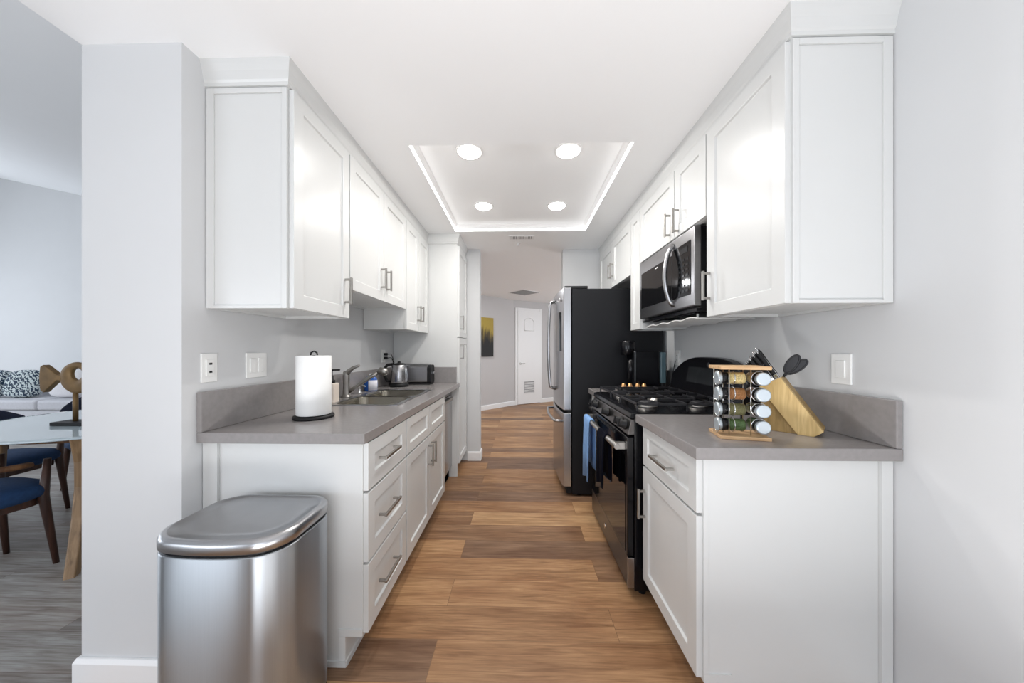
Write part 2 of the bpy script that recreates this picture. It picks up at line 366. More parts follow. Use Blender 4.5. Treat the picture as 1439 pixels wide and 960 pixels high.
# living room: back wall, side wall with window, sloping ceiling
YB = 5.7
zl = lambda x: 4.08+.22*(-8.07-x)
struct(MB().prism([(-11.2, 0), (-1.615, 0), (-1.615, zl(-1.615)+.05), (-11.2, zl(-11.2)+.05)], 'y', YB, YB+.12), 'wall_living_back', 'wall')
struct(MB().cells([-3.2, -.8, 5.0, YB+.12], [0, .5, 2.9, 4.9], -11.12, -11.0, holes=[(1, 1)], plane='yz'), 'wall_living_left', 'wall')
struct(MB().prism([(-11.2, zl(-11.2)), (-1.5, zl(-1.5)), (-1.5, zl(-1.5)+.1), (-11.2, zl(-11.2)+.1)], 'y', -3.2, YB+.12), 'ceiling_living', 'ceiling')
# wall behind the camera with its two windows
struct(MB().cells([-11.2, -5.8, -2.6, -.95, 1.15, 3.2], [0, .3, 2.2, 5.0], -3.12, -3.0, holes=[(1, 1), (3, 1)], plane='xz'), 'wall_rear', 'wall')
def winframe(name, pl, a0, a1, b0, b1, t):
    m = MB(); w_ = .05; mid = (a0+a1)/2
    for (p, q, r, s_) in ((a0, a1, b0, b0+w_), (a0, a1, b1-w_, b1), (a0, a0+w_, b0, b1), (a1-w_, a1, b0, b1), (mid-.025, mid+.025, b0, b1)):
        if pl == 'xz': m.box(p, q, t-.03, t+.03, r, s_)
        else: m.box(t-.03, t+.03, p, q, r, s_)
    struct(m, name, 'trim')
winframe('window_1', 'xz', -5.8, -2.6, .3, 2.2, -3.06); winframe('window_2', 'xz', -.95, 1.15, .3, 2.2, -3.06); winframe('added_hall_frame', 'yz', 4.4, 6.8, .5, 2.2, 3.12); winframe('window_3', 'yz', -.8, 5.0, .5, 2.9, -11.06)  # the hall frame is made up, to go with the added hall side light
# baseboards
bbp = [(0, 0), (.016, 0), (.016, .085), (.009, .1), (0, .1)]
def baseboard(name, path): struct(sweep(MB(), path, bbp), name, 'trim', bevel=.002)
baseboard('baseboard_left', [(XL, 1.21), (XL, PIL_Y0), (PIL_X0, PIL_Y0), (PIL_X0, 5.6)][::-1] if False else [(PIL_X0, 5.6), (PIL_X0, PIL_Y0), (XL, PIL_Y0), (XL, 1.21)][::-1])
baseboard('baseboard_stub', [(XJ, YJ+.14), (XJ, YJ), (-.585, YJ)])
baseboard('baseboard_right', [(XR, 1.08), (XR, -3.0)][::-1])
DU = .03; DV = .66    # door position along the hall back wall, in metres from its corner
L23 = lambda t: tuple(H2+D23*t)
DT0, DT1 = .105, .705
baseboard('baseboard_hall_left', [tuple(H1-D12*1.5), tuple(H2), L23(DT0-.06)][::-1])
baseboard('baseboard_hall_back', [L23(DT1+.06), L23(3.0)][::-1])

# crown mouldings over the wall cabinets
cr = [(0, ZC-.092), (.008, ZC-.092), (.008, ZC-.078), (.012, ZC-.07), (.017, ZC-.04), (.024, ZC-.018), (.028, ZC-.0), (0, ZC)]
YUL, YUR = 1.232, 1.079
XUL, XUR = -.911, .899
YP0, YP1, XP = 3.092, 3.545, -.61
struct(sweep(MB(), [(XL, YUL), (XUL, YUL), (XUL, YP0), (XP, YP0), (XP, YP1+.01)][::-1], cr), 'trim_1', 'cab')
struct(sweep(MB(), [(XR, YUR), (XUR, YUR), (XUR, YW)], [(-o if False else o, z) for o, z in cr]), 'trim_2', 'cab')

# hall door with casing
def hall_door():
    ang = math.atan2(D23.y, D23.x)
    base = Vector((H2.x, H2.y, 0))
    d = bpy.data.objects.new('door_1', None); C.objects.link(d); d.location = base; d.rotation_euler = (0, 0, ang); d['kind'] = 'structure'
    W0, W1, HT = DT0, DT1, 2.13
    m = MB()
    m.box(W0, W1, -.03, 0, .012, HT)
    m.build('door_panel', 'trim', d, bevel=.003)
    # raised mouldings: arched top panel, lower louvred vent
    m = MB(); cx_ = (W0+W1)/2; hw = .13
    arch = [(cx_-hw, 1.68), (cx_-hw, 1.9)]+[(cx_-hw+2*hw*i/12, 1.9+.07*math.sin(PI*i/12)) for i in range(1, 12)]+[(cx_+hw, 1.9), (cx_+hw, 1.68), (cx_-hw, 1.68)]
    m.tube([(x, -.032, z) for x, z in arch], .01, n=6)
    m.build('arch_moulding', 'trim', d)
    m = MB(); m.box(cx_-.15, cx_+.15, -.036, -.028, .24, .53)
    for i in range(9): m.box(cx_-.13, cx_+.13, -.044, -.034, .26+i*.028, .272+i*.028)
    m.build('louvre_vent', 'trim', d)
    MB().box(cx_-.135, cx_+.135, -.0375, -.0355, .255, .515).build('vent_backing', 'ventd', d)
    m = MB(); m.lathe([(.028, -.038), (.028, -.03)], (W0+.065, 0, .93), 'y', 16); m.tube([(W0+.065, -.035, .93), (W0+.065, -.07, .93), (W0+.16, -.07, .93)], .009)
    m.build('door_handle', 'nickel', d)
    m = MB(); m.box(W0-.06, W0, -.02, 0, 0, HT+.06).box(W1, W1+.06, -.02, 0, 0, HT+.06).box(W0, W1, -.02, 0, HT, HT+.06)
    m.build('door_casing', 'trim', d, bevel=.004)
hall_door()

# ------------------------------------------------------------------ cabinet pieces (world coordinates relative to the thing's empty)
def shaker(name, parent, side, xf, y0, y1, z0, z1, t=.02, rail=.058, rec=.009, m='cab', off=(0, 0, 0)):
    # side +1: outer face looks to +x. xf = x of the outer face
    xb = xf-side*t; xr = xf-side*rec
    ox, oy, oz = off
    b = MB(); bm = b.bm; g = .0015
    y0 += g; y1 -= g; z0 += g; z1 -= g
    def q(x, a0, a1, c0, c1): return [bm.verts.new((x-ox, y-oy, z-oz)) for y, z in ((a0, c0), (a1, c0), (a1, c1), (a0, c1))]
    O = q(xf, y0, y1, z0, z1); I = q(xf, y0+rail, y1-rail, z0+rail, z1-rail)
    k = .004; R = q(xr, y0+rail+k, y1-rail-k, z0+rail+k, z1-rail-k); B = q(xb, y0, y1, z0, z1)
    for A_, B_ in ((O, I), (I, R), (B, O)):
        for i in range(4): bm.faces.new((A_[i], A_[(i+1) % 4], B_[(i+1) % 4], B_[i]))
    bm.faces.new(R); bm.faces.new(B)
    return b.build(name, m, parent, bevel=.0015)
def pull(parent, side, xf, y, z, L=.13, vertical=True, off=(0, 0, 0)):
    b = MB(); ox, oy, oz = off; h = L/2; r = .006; st = .032
    x0 = xf; x1 = xf+side*st
    for s_ in (-1, 1):
        if vertical: b.box(x0-ox, x1-ox, y-.005-oy, y+.005-oy, z+s_*(h-.01)-.005-oz, z+s_*(h-.01)+.005-oz)
        else: b.box(x0-ox, x1-ox, y+s_*(h-.01)-.005-oy, y+s_*(h-.01)+.005-oy, z-.005-oz, z+.005-oz)
    if vertical: b.box(x1-.005-ox, x1+.005-ox, y-.006-oy, y+.006-oy, z-h-oz, z+h-oz)
    else: b.box(x1-.005-ox, x1+.005-ox, y-h-oy, y+h-oy, z-.006-oz, z+.006-oz)
    return b.build('handle', 'nickel', parent, bevel=.0015)

# base cabinets, left run --------------------------------------------------
XBL, XDL, XTOE = -.61, -.590, -.677
Y0L, Y1L, Y2L = 1.226, 1.652, 2.499
ZD1, ZD2, ZDB, ZDT = .674, .396, .125, .868
def base_carcass(parent, xw, xf, xtoe, y0, y1, off):
    ox, oy, oz = off; b = MB()
    b.prism([(xw-ox, 0), (xtoe-ox, 0), (xtoe-ox, ZDB-.008), (xf-ox, ZDB-.008), (xf-ox, Z_C-.041), (xw-ox, Z_C-.041)], 'y', y0-oy, y1-oy)
    return b.build('body', 'cab', parent, bevel=.001)
o_ = (-.92, (Y0L+Y1L)/2, 0)
t = thing('base_cabinet', 'white three-drawer base cabinet behind the steel bin', 'cabinet', o_)
base_carcass(t, XL+.003, XBL, XTOE, Y0L, Y1L-.001, o_)
b = MB(); ox, oy, oz = o_
b.box(XTOE-.026-ox, XTOE-.0005-ox, Y0L-.0035-oy, Y0L-.0002-oy, .0225, ZDB-.0085); b.box(XTOE-.026-ox, XBL-.0005-ox, Y0L-.004-oy, Y0L-.0002-oy, ZDB-.0075, ZDB+.02)
b.box(XTOE-.4-ox, XTOE+.004-ox, Y0L-.007-oy, Y0L-oy, 0, .022); b.box(XTOE-ox, XTOE+.006-ox, Y0L-oy, Y1L-oy, 0, .022)
b.build('toe_trim', 'cab', t)
MB().box(XL+.003-ox, XL+.06-ox, Y0L-.012-oy, Y0L-oy, 0, Z_C-.041).build('filler_strip', 'cab', t, bevel=.001)
for z0, z1 in ((ZD1+.004, ZDT), (ZD2+.004, ZD1-.003), (ZDB, ZD2-.003)):
    d = shaker('drawer', t, 1, XDL, Y0L+.002, Y1L-.004, z0, z1, off=o_)
    pull(d, 1, XDL, 1.40, (z0+z1)/2+.005, .17, False, o_)
o_ = (-.92, (Y1L+Y2L)/2, 0)
t = thing('sink_cabinet', 'wide white sink base cabinet with two doors under the steel sink', 'cabinet', o_)
ox, oy, oz = o_
base = MB().prism([(XL+.003-ox, 0), (XTOE-ox, 0), (XTOE-ox, ZDB-.008), (XBL-ox, ZDB-.008), (XBL-ox, Z_C-.26), (XL+.003-ox, Z_C-.26)], 'y', Y1L-oy, Y2L-.002-oy)
base.box(XBL-.015-ox, XBL-ox, Y1L-oy, Y2L-.002-oy, Z_C-.26, Z_C-.041)
base.build('body', 'cab', t)
ym = (Y1L+Y2L)/2
for a, c in ((Y1L+.004, ym-.002), (ym+.002, Y2L-.004)):
    shaker('false_drawer_front', t, 1, XDL, a, c, ZD1+.004, ZDT, off=o_, rail=.05)
for a, c, hy in ((Y1L+.004, ym-.002, ym-.035), (ym+.002, Y2L-.004, ym+.035)):
    d = shaker('door', t, 1, XDL, a, c, ZDB, ZD1-.003, off=o_); pull(d, 1, XDL, hy, .555, .14, True, o_)

# dishwasher ------------------------------------------------------------------
o_ = (-.93, 2.79, 0); ox, oy, oz = o_
t = thing('dishwasher', 'stainless steel dishwasher between sink cabinet and tall pantry', 'dishwasher', o_)
XDW = -.66
MB().box(XL+.01-ox, XDW-.03-ox, Y2L+.004-oy, YP0-.006-oy, 0.005, Z_C-.045).build('body', 'blackm', t)
MB().box(XDW-.028-ox, XDW-ox, Y2L+.006-oy, YP0-.008-oy, .11, .80).build('door', 'steelv', t, bevel=.004)
MB().box(XDW-.028-ox, XDW-ox, Y2L+.006-oy, YP0-.008-oy, .805, .866).build('control_strip', 'steeld', t, bevel=.004)
b = MB(); b.box(XDW-ox, XDW+.02-ox, 2.60-oy, 2.62-oy, .765, .785).box(XDW-ox, XDW+.02-ox, 2.97-oy, 2.99-oy, .765, .785).box(XDW+.015-ox, XDW+.028-ox, 2.58-oy, 3.01-oy, .762, .788)
b.build('handle', 'nickel', t, bevel=.003)
MB().box(XDW-.08-ox, XDW-.03-ox, Y2L+.006-oy, YP0-.008-oy, .0, .105).build('kickplate', 'blackm', t)

# pantry --------------------------------------------------------------------------
o_ = (-.92, 3.32, 0); ox, oy, oz = o_
t = thing('pantry_cabinet', 'tall white pantry cabinet with two doors past the dishwasher', 'cabinet', o_)
MB().prism([(XL+.003-ox, 0), (XTOE-ox, 0), (XTOE-ox, ZDB-.008), (XP-ox, ZDB-.008), (XP-ox, ZC-.002), (XL+.003-ox, ZC-.002)], 'y', YP0-oy, YP1-oy).build('body', 'cab', t, bevel=.001)
MB().box(XTOE-ox, XP+.0-ox, YP0-oy, YP0+.02-oy, 0.0, ZDB-.008).build('side_foot', 'cab', t)
for z0, z1, hz in ((ZDB, 1.35, 1.21), (1.358, ZC-.11, 1.50)):
    d = shaker('door', t, 1, XP+.02, YP0+.004, YP1-.006, z0, z1, off=o_); pull(d, 1, XP+.02, YP0+.06, hz, .14, True, o_)

# wall cabinets, left run --------------------------------------------------------
ZU, ZU2, ZUT = 1.392, 1.547, ZC-.098
YU1, YU2, XUDL = 1.652, 2.49, -.89
def wall_cab(label, side, xw, xf, xd, y0, y1, zb, doors, zt=ZUT, name='wall_cabinet', cz=ZC-.003, rail=.058):
    o_ = ((xw+xf)/2, (y0+y1)/2, zb); ox, oy, oz = o_
    t = thing(name, label, 'cabinet', o_)
    b = MB(); b.cells([min(xw, xf)-ox, max(xw, xf)-ox], [y0-oy, y1-oy], 0.012, cz-oz)
    # bottom edge ring so the underside sits a little up inside the frame
    e = .018; X0, X1 = min(xw, xf)-ox, max(xw, xf)-ox
    for (a, c, d_, f_) in ((X0, X1, y0-oy, y0+e-oy), (X0, X1, y1-e-oy, y1-oy), (X0, X0+e, y0+e-oy, y1-e-oy), (X1-e, X1, y0+e-oy, y1-e-oy)): b.box(a, c, d_, f_, 0, .0125)
    b.build('body', 'cab', t)
    for (a, c, hy, hz) in doors:
        d = shaker('door', t, side, xd, a, c, zb-.0, zt, off=o_, rail=rail); 
        if hy: pull(d, side, xd, hy, hz, .135, True, o_)
    return t, o_
wl = XL+.003
t, o_ = wall_cab('white single-door wall cabinet above the paper towel roll', 1, wl, XUL, XUDL, YUL, YU1-.001, ZU, [(YUL+.004, YU1-.003, YU1-.045, 1.53)])
ox, oy, oz = o_
b = MB(); y_ = YUL-.006
b.box(XL+.004-ox, XL+.034-ox, y_-oy, YUL-oy, 0, ZUT-ZU).box(XUL-.02-ox, XUL-ox, y_-oy, YUL-oy, 0, ZUT-ZU).box(XL+.034-ox, XUL-.02-ox, y_-oy, YUL-oy, ZUT-ZU-.02, ZUT-ZU).box(XL+.034-ox, XUL-.02-ox, y_-oy, YUL-oy, 0, .012)
b.build('end_trim', 'cab', t, bevel=.001)
ym = (YU1+YU2)/2
wall_cab('short white two-door wall cabinet over the sink', 1, wl, XUL, XUDL, YU1, YU2-.001, ZU2, [(YU1+.003, ym-.002, ym-.04, 1.69), (ym+.002, YU2-.003, ym+.04, 1.69)])
ym = (YU2+YP0)/2
wall_cab('white two-door wall cabinet over the kettle and toaster', 1, wl, XUL, XUDL, YU2, YP0-.004, ZU, [(YU2+.003, ym-.002, ym-.04, 1.545), (ym+.002, YP0-.008, ym+.04, 1.545)])

# worktop with sink cut-out, backsplash ---------------------------------------------
YCL, XCL = 1.19, -.586
SX0, SX1, SY0, SY1 = -1.12, -.695, 1.80, 2.52
t = thing('worktop', 'grey quartz worktop with the steel sink set in it', 'worktop', (-.92, 2.1, Z_C))
b = MB().cells([XL+.002, SX0+.012, SX1-.012, XCL], [YCL, SY0+.012, SY1-.012, YP0-.002], Z_C-.04, Z_C, holes=[(1, 1)]); b.xf(Matrix.Translation((.92, -2.1, -Z_C)))
b.build('slab', 'quartz', t, bevel=.003)
t = thing('backsplash', 'grey quartz upstand along the wall behind the sink and kettle', 'backsplash', (-1.22, 2.1, Z_C))
b = MB().box(XL+.002, XL+.022, YCL, YP0-.002, Z_C, Z_C+.155); b.xf(Matrix.Translation((1.22, -2.1, -Z_C)))
b.build('long_upstand', 'quartz', t, bevel=.003)
b = MB().box(XL+.022, XP-.002, YP0-.022, YP0-.002, Z_C, Z_C+.155); b.xf(Matrix.Translation((1.22, -2.1, -Z_C)))
b.build('side_upstand', 'quartz', t, bevel=.003)

# sink ------------------------------------------------------------------------------
t = thing('kitchen_sink', 'stainless steel double-bowl sink sunk in the left worktop', 'sink', ((SX0+SX1)/2, (SY0+SY1)/2, Z_C))
ox, oy = (SX0+SX1)/2, (SY0+SY1)/2
ymid = oy+.0
def bowl(y0, y1):
    b = MB(); x0, x1 = SX0+.035-ox, SX1-.03-ox; rr = []
    for ins, z in ((0, .004), (.004, -.004), (.01, -.15), (.035, -.185), (.12, -.19)):
        rr.append([(x, y, z) for x, y in rrect(x0+ins, x1-ins, y0+ins-oy, y1-ins-oy, max(.02, .06-ins*.2))])
    b.rings(rr, cap=False); 
    f = [b.bm.verts.new(p) for p in rr[-1]]; b.bm.faces.new(f)
    o = b.build('bowl', 'sinksteel', t)
    sdf = o.modifiers.new('s', 'SOLIDIFY'); sdf.thickness = .002; sdf.offset = 0
    m = MB(); m.lathe([(.042, -.1895), (.042, -.187), (.03, -.186), (.02, -.188)], ((x0+x1)/2, (y0+y1)/2-oy, 0)); m.build('drain', 'chrome', o)
bowl(SY0+.025, ymid-.012); bowl(ymid+.012, SY1-.025)
# rim: deck with two rounded holes drawn as a ring strip per bowl plus the outer lip
b = MB(); bx0, bx1 = SX0+.035-ox, SX1-.03-ox
for y0, y1, oy0, oy1 in ((SY0+.025-oy, ymid-.012-oy, SY0-oy, ymid-oy), (ymid+.012-oy, SY1-.025-oy, ymid-oy, SY1-oy)):
    inner = rrect(bx0, bx1, y0, y1, .06); outer = rrect(SX0-ox, SX1-ox, oy0, oy1, .004)
    b.rings([[(x, y, .003) for x, y in inner], [(x, y, .0045) for x, y in outer], [(x, y, 0.0005) for x, y in outer]], cap=False, smooth=False)
b.build('rim', 'steel', t)

# faucet -------------------------------------------------------------------------------
fx, fy = -1.165, 2.12
t = thing('kitchen_faucet', 'nickel single-lever faucet with pull-out spray behind the sink', 'faucet', (fx, fy, Z_C))
b = MB(); b.lathe([(.034, 0), (.034, .008), (.026, .014), (.024, .02), (.022, .1), (.024, .15), (.022, .17), (.012, .178)], (0, 0, 0)); b.build('body', 'nickel', t)
b = MB(); b.tube([(0, 0, .15), (.02, -.01, .175), (.055, -.015, .20), (.10, -.02, .215)], [.02, .017, .012, .007], flat=.8); b.build('lever', 'nickel', t)
b = MB(); b.tube([(.01, .0, .035), (.06, .015, .07), (.15, .03, .135), (.2, .04, .165)], [.014, .013, .013, .014]); b.build('spout', 'nickel', t)
b = MB(); b.tube([(.195, .04, .16), (.215, .045, .178), (.235, .048, .172), (.245, .05, .145)], [.016, .024, .027, .022]); b.build('spray_head', 'nickel', t)

def on(name, z=Z_C): pass
# soap pump dispenser in the deck (small chrome)
b = MB(); b.lathe([(.02, 0), (.018, .012), (.009, .016), (.009, .05), (.012, .052), (.012, .062)], (0, 0, 0)); b.tube([(0, 0, .056), (.025, 0, .06), (.045, 0, .052)], .005)
o = b.build('deck_soap_pump', 'chrome'); place(o, (-1.17, 2.30, Z_C)); tag(o, 'small chrome deck pump between faucet and blue soap bottle', 'soap pump')
# cream soap bottle
t = thing('soap_dispenser', 'cream soap dispenser with black pump beside the paper towel roll', 'soap dispenser', (-1.135, 1.90, Z_C))
MB().prism(rrect(-.032, .032, -.032, .032, .01), 'z', 0, .118).build('bottle', 'cream', t, bevel=.006)
b = MB(); b.lathe([(.02, .118), (.02, .135), (.011, .14), (.011, .16), (.006, .162), (.006, .19), (.013, .192), (.013, .202)], n=20); b.tube([(0, 0, .197), (.05, 0, .198)], .005); b.build('pump', 'blackm', t)
# paper towel
t = thing('paper_towel_holder', 'round black paper towel holder near the left worktop edge', 'paper towel holder', (-.965, 1.475, Z_C))
MB().lathe([(.083, 0), (.086, .006), (.083, .014), (.01, .016)], n=48).build('base', 'blackm', t)
b = MB(); b.lathe([(.006, .016), (.006, .292)], n=12); b.tube([(-.016, 0, .292), (-.014, 0, .304), (0, 0, .311), (.014, 0, .304), (.016, 0, .292)], .0035); b.build('rod', 'blackm', t)
b = MB(); b.lathe([(.02, .018), (.0705, .018), (.072, .02), (.072, .288), (.0705, .29), (.02, .29), (.02, .018)], n=64, cap=False)
o = b.build('paper_towel_roll', 'paper'); place(o, (-.965, 1.475, Z_C)); tag(o, 'white paper towel roll standing on the black holder', 'paper towel')
# blue bottle
t = thing('dish_soap_bottle', 'blue dish soap bottle with white label behind the sink', 'bottle', (-1.155, 2.45, Z_C), .0)
b = MB(); rr = []
for wx, wy, z in ((.045, .026, 0), (.05, .03, .01), (.052, .03, .06), (.045, .026, .10), (.02, .018, .118), (.012, .012, .122)):
    rr.append([(wx*math.cos(2*PI*i/28), wy*math.sin(2*PI*i/28), z) for i in range(28)])
b.rings(rr); b.build('bottle_body', 'bottleblue', t)
b = MB(); b.rings([[(.0525*math.cos(a), .0325*math.sin(a), z) for a in [(-PI/2-.1)+i*.16 for i in range(11)]] for z in (.008, .085)], cap=False, closed=False)
o = b.build('label_sticker', 'label', t); sd = o.modifiers.new('s', 'SOLIDIFY'); sd.thickness = .001
MB().lathe([(.013, .12), (.013, .135)], n=14).build('cap', 'plastic', t)
# kettle
t = thing('electric_kettle', 'brushed steel electric kettle with black base and handle', 'kettle', (-1.06, 2.78, Z_C))
MB().lathe([(.078, 0), (.082, .008), (.078, .028), (.07, .03)], n=40).build('base', 'blackm', t)
MB().lathe([(.072, .03), (.074, .045), (.07, .12), (.062, .185), (.058, .19)], n=40).build('jug', 'steelv', t)
MB().lathe([(.056, .19), (.05, .2), (.014, .205), (.014, .215), (.008, .22)], n=30).build('lid', 'blackm', t)
MB().tube([(-.05, -.02, .195), (-.09, -.03, .19), (-.112, -.04, .16), (-.11, -.04, .09), (-.092, -.032, .05), (-.068, -.02, .045)], [.012, .013, .013, .012, .011, .01], flat=1.3).build('handle', 'blackm', t)
MB().prism([(.045, .15), (.095, .185), (.045, .19)], 'y', -.018, .018).build('spout', 'steel', t)
# toaster
t = thing('toaster', 'long steel toaster with dark ends in the worktop corner', 'toaster', (-.965, 2.965, Z_C))
MB().prism([(x, z) for x, z in rrect(-.062, .062, .016, .188, .03)], 'x', -.13, .12).xf(Matrix.Identity(4)).build('shell', 'steel', t)
for s_, nm in ((-1, 'end_cap'), (1, 'end_cap')):
    MB().prism([(x, z) for x, z in rrect(-.066, .066, .008, .182, .034)], 'x', *((.115, .15) if s_ > 0 else (-.15, -.125))).build(nm, 'blackm', t, bevel=.004)
b = MB(); b.box(-.11, .10, -.03, -.012, .186, .19).box(-.11, .10, .012, .03, .186, .19); b.build('bread_slot', 'gap', t)
MB().box(-.13, .14, -.055, .055, 0, .018).build('base', 'blackm', t)
MB().box(.15, .165, -.014, .014, .10, .118).build('lever', 'chrome', t)

# plates on walls --------------------------------------------------------------------
def plate(label, side, xw, y, z, w_, gangs, kind, name='outlet_plate', cat='outlet'):
    t = thing(name, label, cat, (xw, y, z)); s_ = side
    MB().box(0, s_*.006, -w_/2, w_/2, -.057, .057).build('plate', 'plastic', t, bevel=.002)
    for g in range(gangs):
        yy = (g-(gangs-1)/2)*.046
        k = kind[g]
        MB().box(s_*.005, s_*.0095, yy-.0165, yy+.0165, -.033, .033).build('rocker' if k == 's' else 'receptacle', 'plastic', t, bevel=.001)
        if k == 'o':
            for q in (-1, 1): MB().box(s_*.009, s_*.0105, yy-.006, yy+.006, q*.016-.004, q*.016+.004).build('socket_slots', 'gap', t)
    return t
plate('white wall outlet nearest the pillar above left backsplash', 1, XL, 1.24, 1.158, .066, 1, 'o')
plate('white double switch plate left of the paper towel roll', 1, XL, 1.468, 1.158, .116, 2, 'ss', 'switch_plate', 'light switch')
plate('white outlet plate on right wall beside the knife block', -1, XR, 1.243, 1.156, .075, 1, 's', 'switch_plate', 'light switch')
plate('white outlet on right wall behind the stove', -1, XR, 2.50, 1.17, .07, 1, 'o')
plate('white outlet in the far left corner feeding kettle and toaster', 1, XL, 2.86, 1.175, .07, 1, 'o')
for k, (zz, lab, end) in enumerate(((1.192, 'upper black plug and cord in the corner outlet', (-1.16, 2.93, .975)), (1.158, 'lower black plug and cord in the corner outlet', (-1.14, 2.90, .96)))):
    t = thing('power_plug', lab, 'plug', (XL+.0105, 2.86, zz))
    MB().box(0, .028, -.013, .013, -.012, .012).build('plug_body', 'blackm', t, bevel=.003)
    x0, y0, z0 = t.location
    MB().tube([(.026, 0, 0), (.06, .005, .004), (.075+.01*k, .01, -.04), (.07, .03, -.11), (end[0]-x0, end[1]-y0, end[2]-z0)], .0035).build('cord', 'blackm', t)

# trash can ------------------------------------------------------------------------------
t = thing('trash_can', 'stainless steel step bin standing before the left cabinet end', 'bin', (-.90, 1.05, 0))
def can_outline(ins, r=.085):
    x0, x1, y0, y1 = -.205+ins, .205-ins, -.142+ins, .148-ins
    base = rrect(x0, x1, y0, y1, r-ins*.5, 10); ref = rrect(-.205, .205, -.142, .148, r, 10)
    out = []
    n = len(base)
    for i in range(n):
        a, c = Vector(base[i]), Vector(base[(i+1) % n]); L_ = (Vector(ref[(i+1) % n])-Vector(ref[i])).length; k = max(1, int(L_/.03))
        for j in range(k): out.append(a+(c-a)*j/k)
    return [(p.x*(1+.0), p.y-(.022*math.cos(PI*.5*min(1, abs(p.x)/.205)) if p.y < 0 else 0)) for p in out]
b = MB(); b.rings([[(x, y, z) for x, y in can_outline(i)] for i, z in ((.004, 0.028), (.0, .032), (0, .628), (.002, .632))]); b.build('body', 'binsteel', t)
b = MB(); b.rings([[(x, y, z) for x, y in can_outline(i)] for i, z in ((.006, 0.0), (.002, .004), (.002, .026), (.006, .03))]); b.build('base_ring', 'blackm', t)
b = MB(); b.rings([[(x, y, z) for x, y in can_outline(i)] for i, z in ((.008, .630), (.008, .643))]); b.build('rim_gap', 'blackm', t)
b = MB(); b.rings([[(x, y, z) for x, y in can_outline(i)] for i, z in ((.002, .641), (-.002, .645), (-.002, .668), (.003, .677), (.012, .681), (.018, .681), (.021, .677), (.06, .677))]); b.build('lid', 'steel', t)
MB().box(-.05, .05, -.2, -.16, .008, .02).build('pedal', 'steel', t, bevel=.004)
MB().box(-.05, .05, .14, .156, .60, .672).build('hinge', 'blackm', t, bevel=.003)

# ================================================================== right run
XBR, XDR, XTR = .613, .593, .68
XCR, YCR = .570, 1.047
Y0R, Y1R = 1.085, 1.562
RG0, RG1 = 1.600, 2.404          # the range
YF0, YF1 = 2.689, 3.50           # the fridge
def rbase(name, label, y0, y1, trims):
    o_ = (.92, (y0+y1)/2, 0); ox, oy, oz = o_
    t = thing(name, label, 'cabinet', o_)
    MB().prism([(XR-.003-ox, 0), (XTR-ox, 0), (XTR-ox, ZDB-.008), (XBR-ox, ZDB-.008), (XBR-ox, Z_C-.041), (XR-.003-ox, Z_C-.041)], 'y', y0-oy, y1-oy).build('body', 'cab', t, bevel=.001)
    if trims:
        MB().box(XR-.04-ox, XR-.004-ox, y0-.012-oy, y0-oy, 0, Z_C-.042).build('filler_strip', 'cab', t, bevel=.001)
        b = MB(); b.box(XTR+.0005-ox, XTR+.025-ox, y0-.0035-oy, y0-.0002-oy, .0005, ZDB-.0085).box(XBR+.0005-ox, XTR+.026-ox, y0-.004-oy, y0-.0002-oy, ZDB-.0075, ZDB+.02).box(XBR+.0005-ox, XBR+.016-ox, y0-.0035-oy, y0-.0002-oy, ZDB+.0205, Z_C-.042)
        b.build('toe_trim', 'cab', t)
    d = shaker('drawer', t, -1, XDR, y0+.003, y1-.003, ZD1+.004, ZDT, off=o_, rail=.05)
    pull(d, -1, XDR, (y0+y1)/2, .768, .17 if trims else .1, False, o_)
    d = shaker('door', t, -1, XDR, y0+.003, y1-.003, ZDB, ZD1-.003, off=o_)
    pull(d, -1, XDR, y1-.035, .50, .14, True, o_)
rbase('base_cabinet', 'white base cabinet with drawer and door at right worktop end', Y0R, Y1R, True)
rbase('base_cabinet', 'narrow white base cabinet between the range and the fridge', 2.412, 2.66, False)

def rtop(label, bl, y0, y1):
    t = thing('worktop', label, 'worktop', (.9, (y0+y1)/2, Z_C)); oy = (y0+y1)/2
    MB().box(XCR-.9, XR-.002-.9, y0-oy, y1-oy, -.04, 0).build('slab', 'quartz', t, bevel=.003)
    o = MB().box(-.01, .01, y0-oy, y1-oy, 0.0005, .155).build('backsplash', 'quartz', bevel=.003)
    place(o, (XR-.013, oy, Z_C)); tag(o, bl, 'backsplash')
rtop('grey quartz worktop carrying the spice rack and knife block', 'grey quartz upstand behind the knife block', YCR, 1.592)
rtop('narrow grey quartz worktop between range and fridge', 'short grey upstand behind the coffee maker', 2.412, 2.672)

# wall cabinets, right run -----------------------------------------------------------
wr = XR-.003; XUDR = .8814
t, o_ = wall_cab('white single-door wall cabinet above the knife block', -1, wr, XUR, XUDR, YUR, 1.535, 1.383, [(YUR+.004, 1.532, 1.505, 1.527)])
ox, oy, oz = o_; y_ = YUR-.006
b = MB(); H_ = ZUT-1.383
b.box(XR-.034-ox, XR-.004-ox, y_-oy, YUR-oy, 0, H_).box(XUR-ox, XUR+.02-ox, y_-oy, YUR-oy, 0, H_).box(XUR+.02-ox, XR-.034-ox, y_-oy, YUR-oy, H_-.02, H_).box(XUR+.02-ox, XR-.034-ox, y_-oy, YUR-oy, 0, .012)
b.build('end_trim', 'cab', t, bevel=.001)
ZM0, ZM1 = 1.442, 1.862
wall_cab('short white two-door wall cabinet above the microwave', -1, wr, XUR, XUDR, 1.537, 2.372, ZM1+.004, [(1.54, 1.848, 1.80, 1.95), (1.852, 2.369, 1.897, 1.96)])
wall_cab('narrow white wall cabinet between microwave and fridge', -1, wr, XUR, XUDR, 2.374, 2.57, 1.383, [(2.377, 2.567, None, 0)], rail=.05)
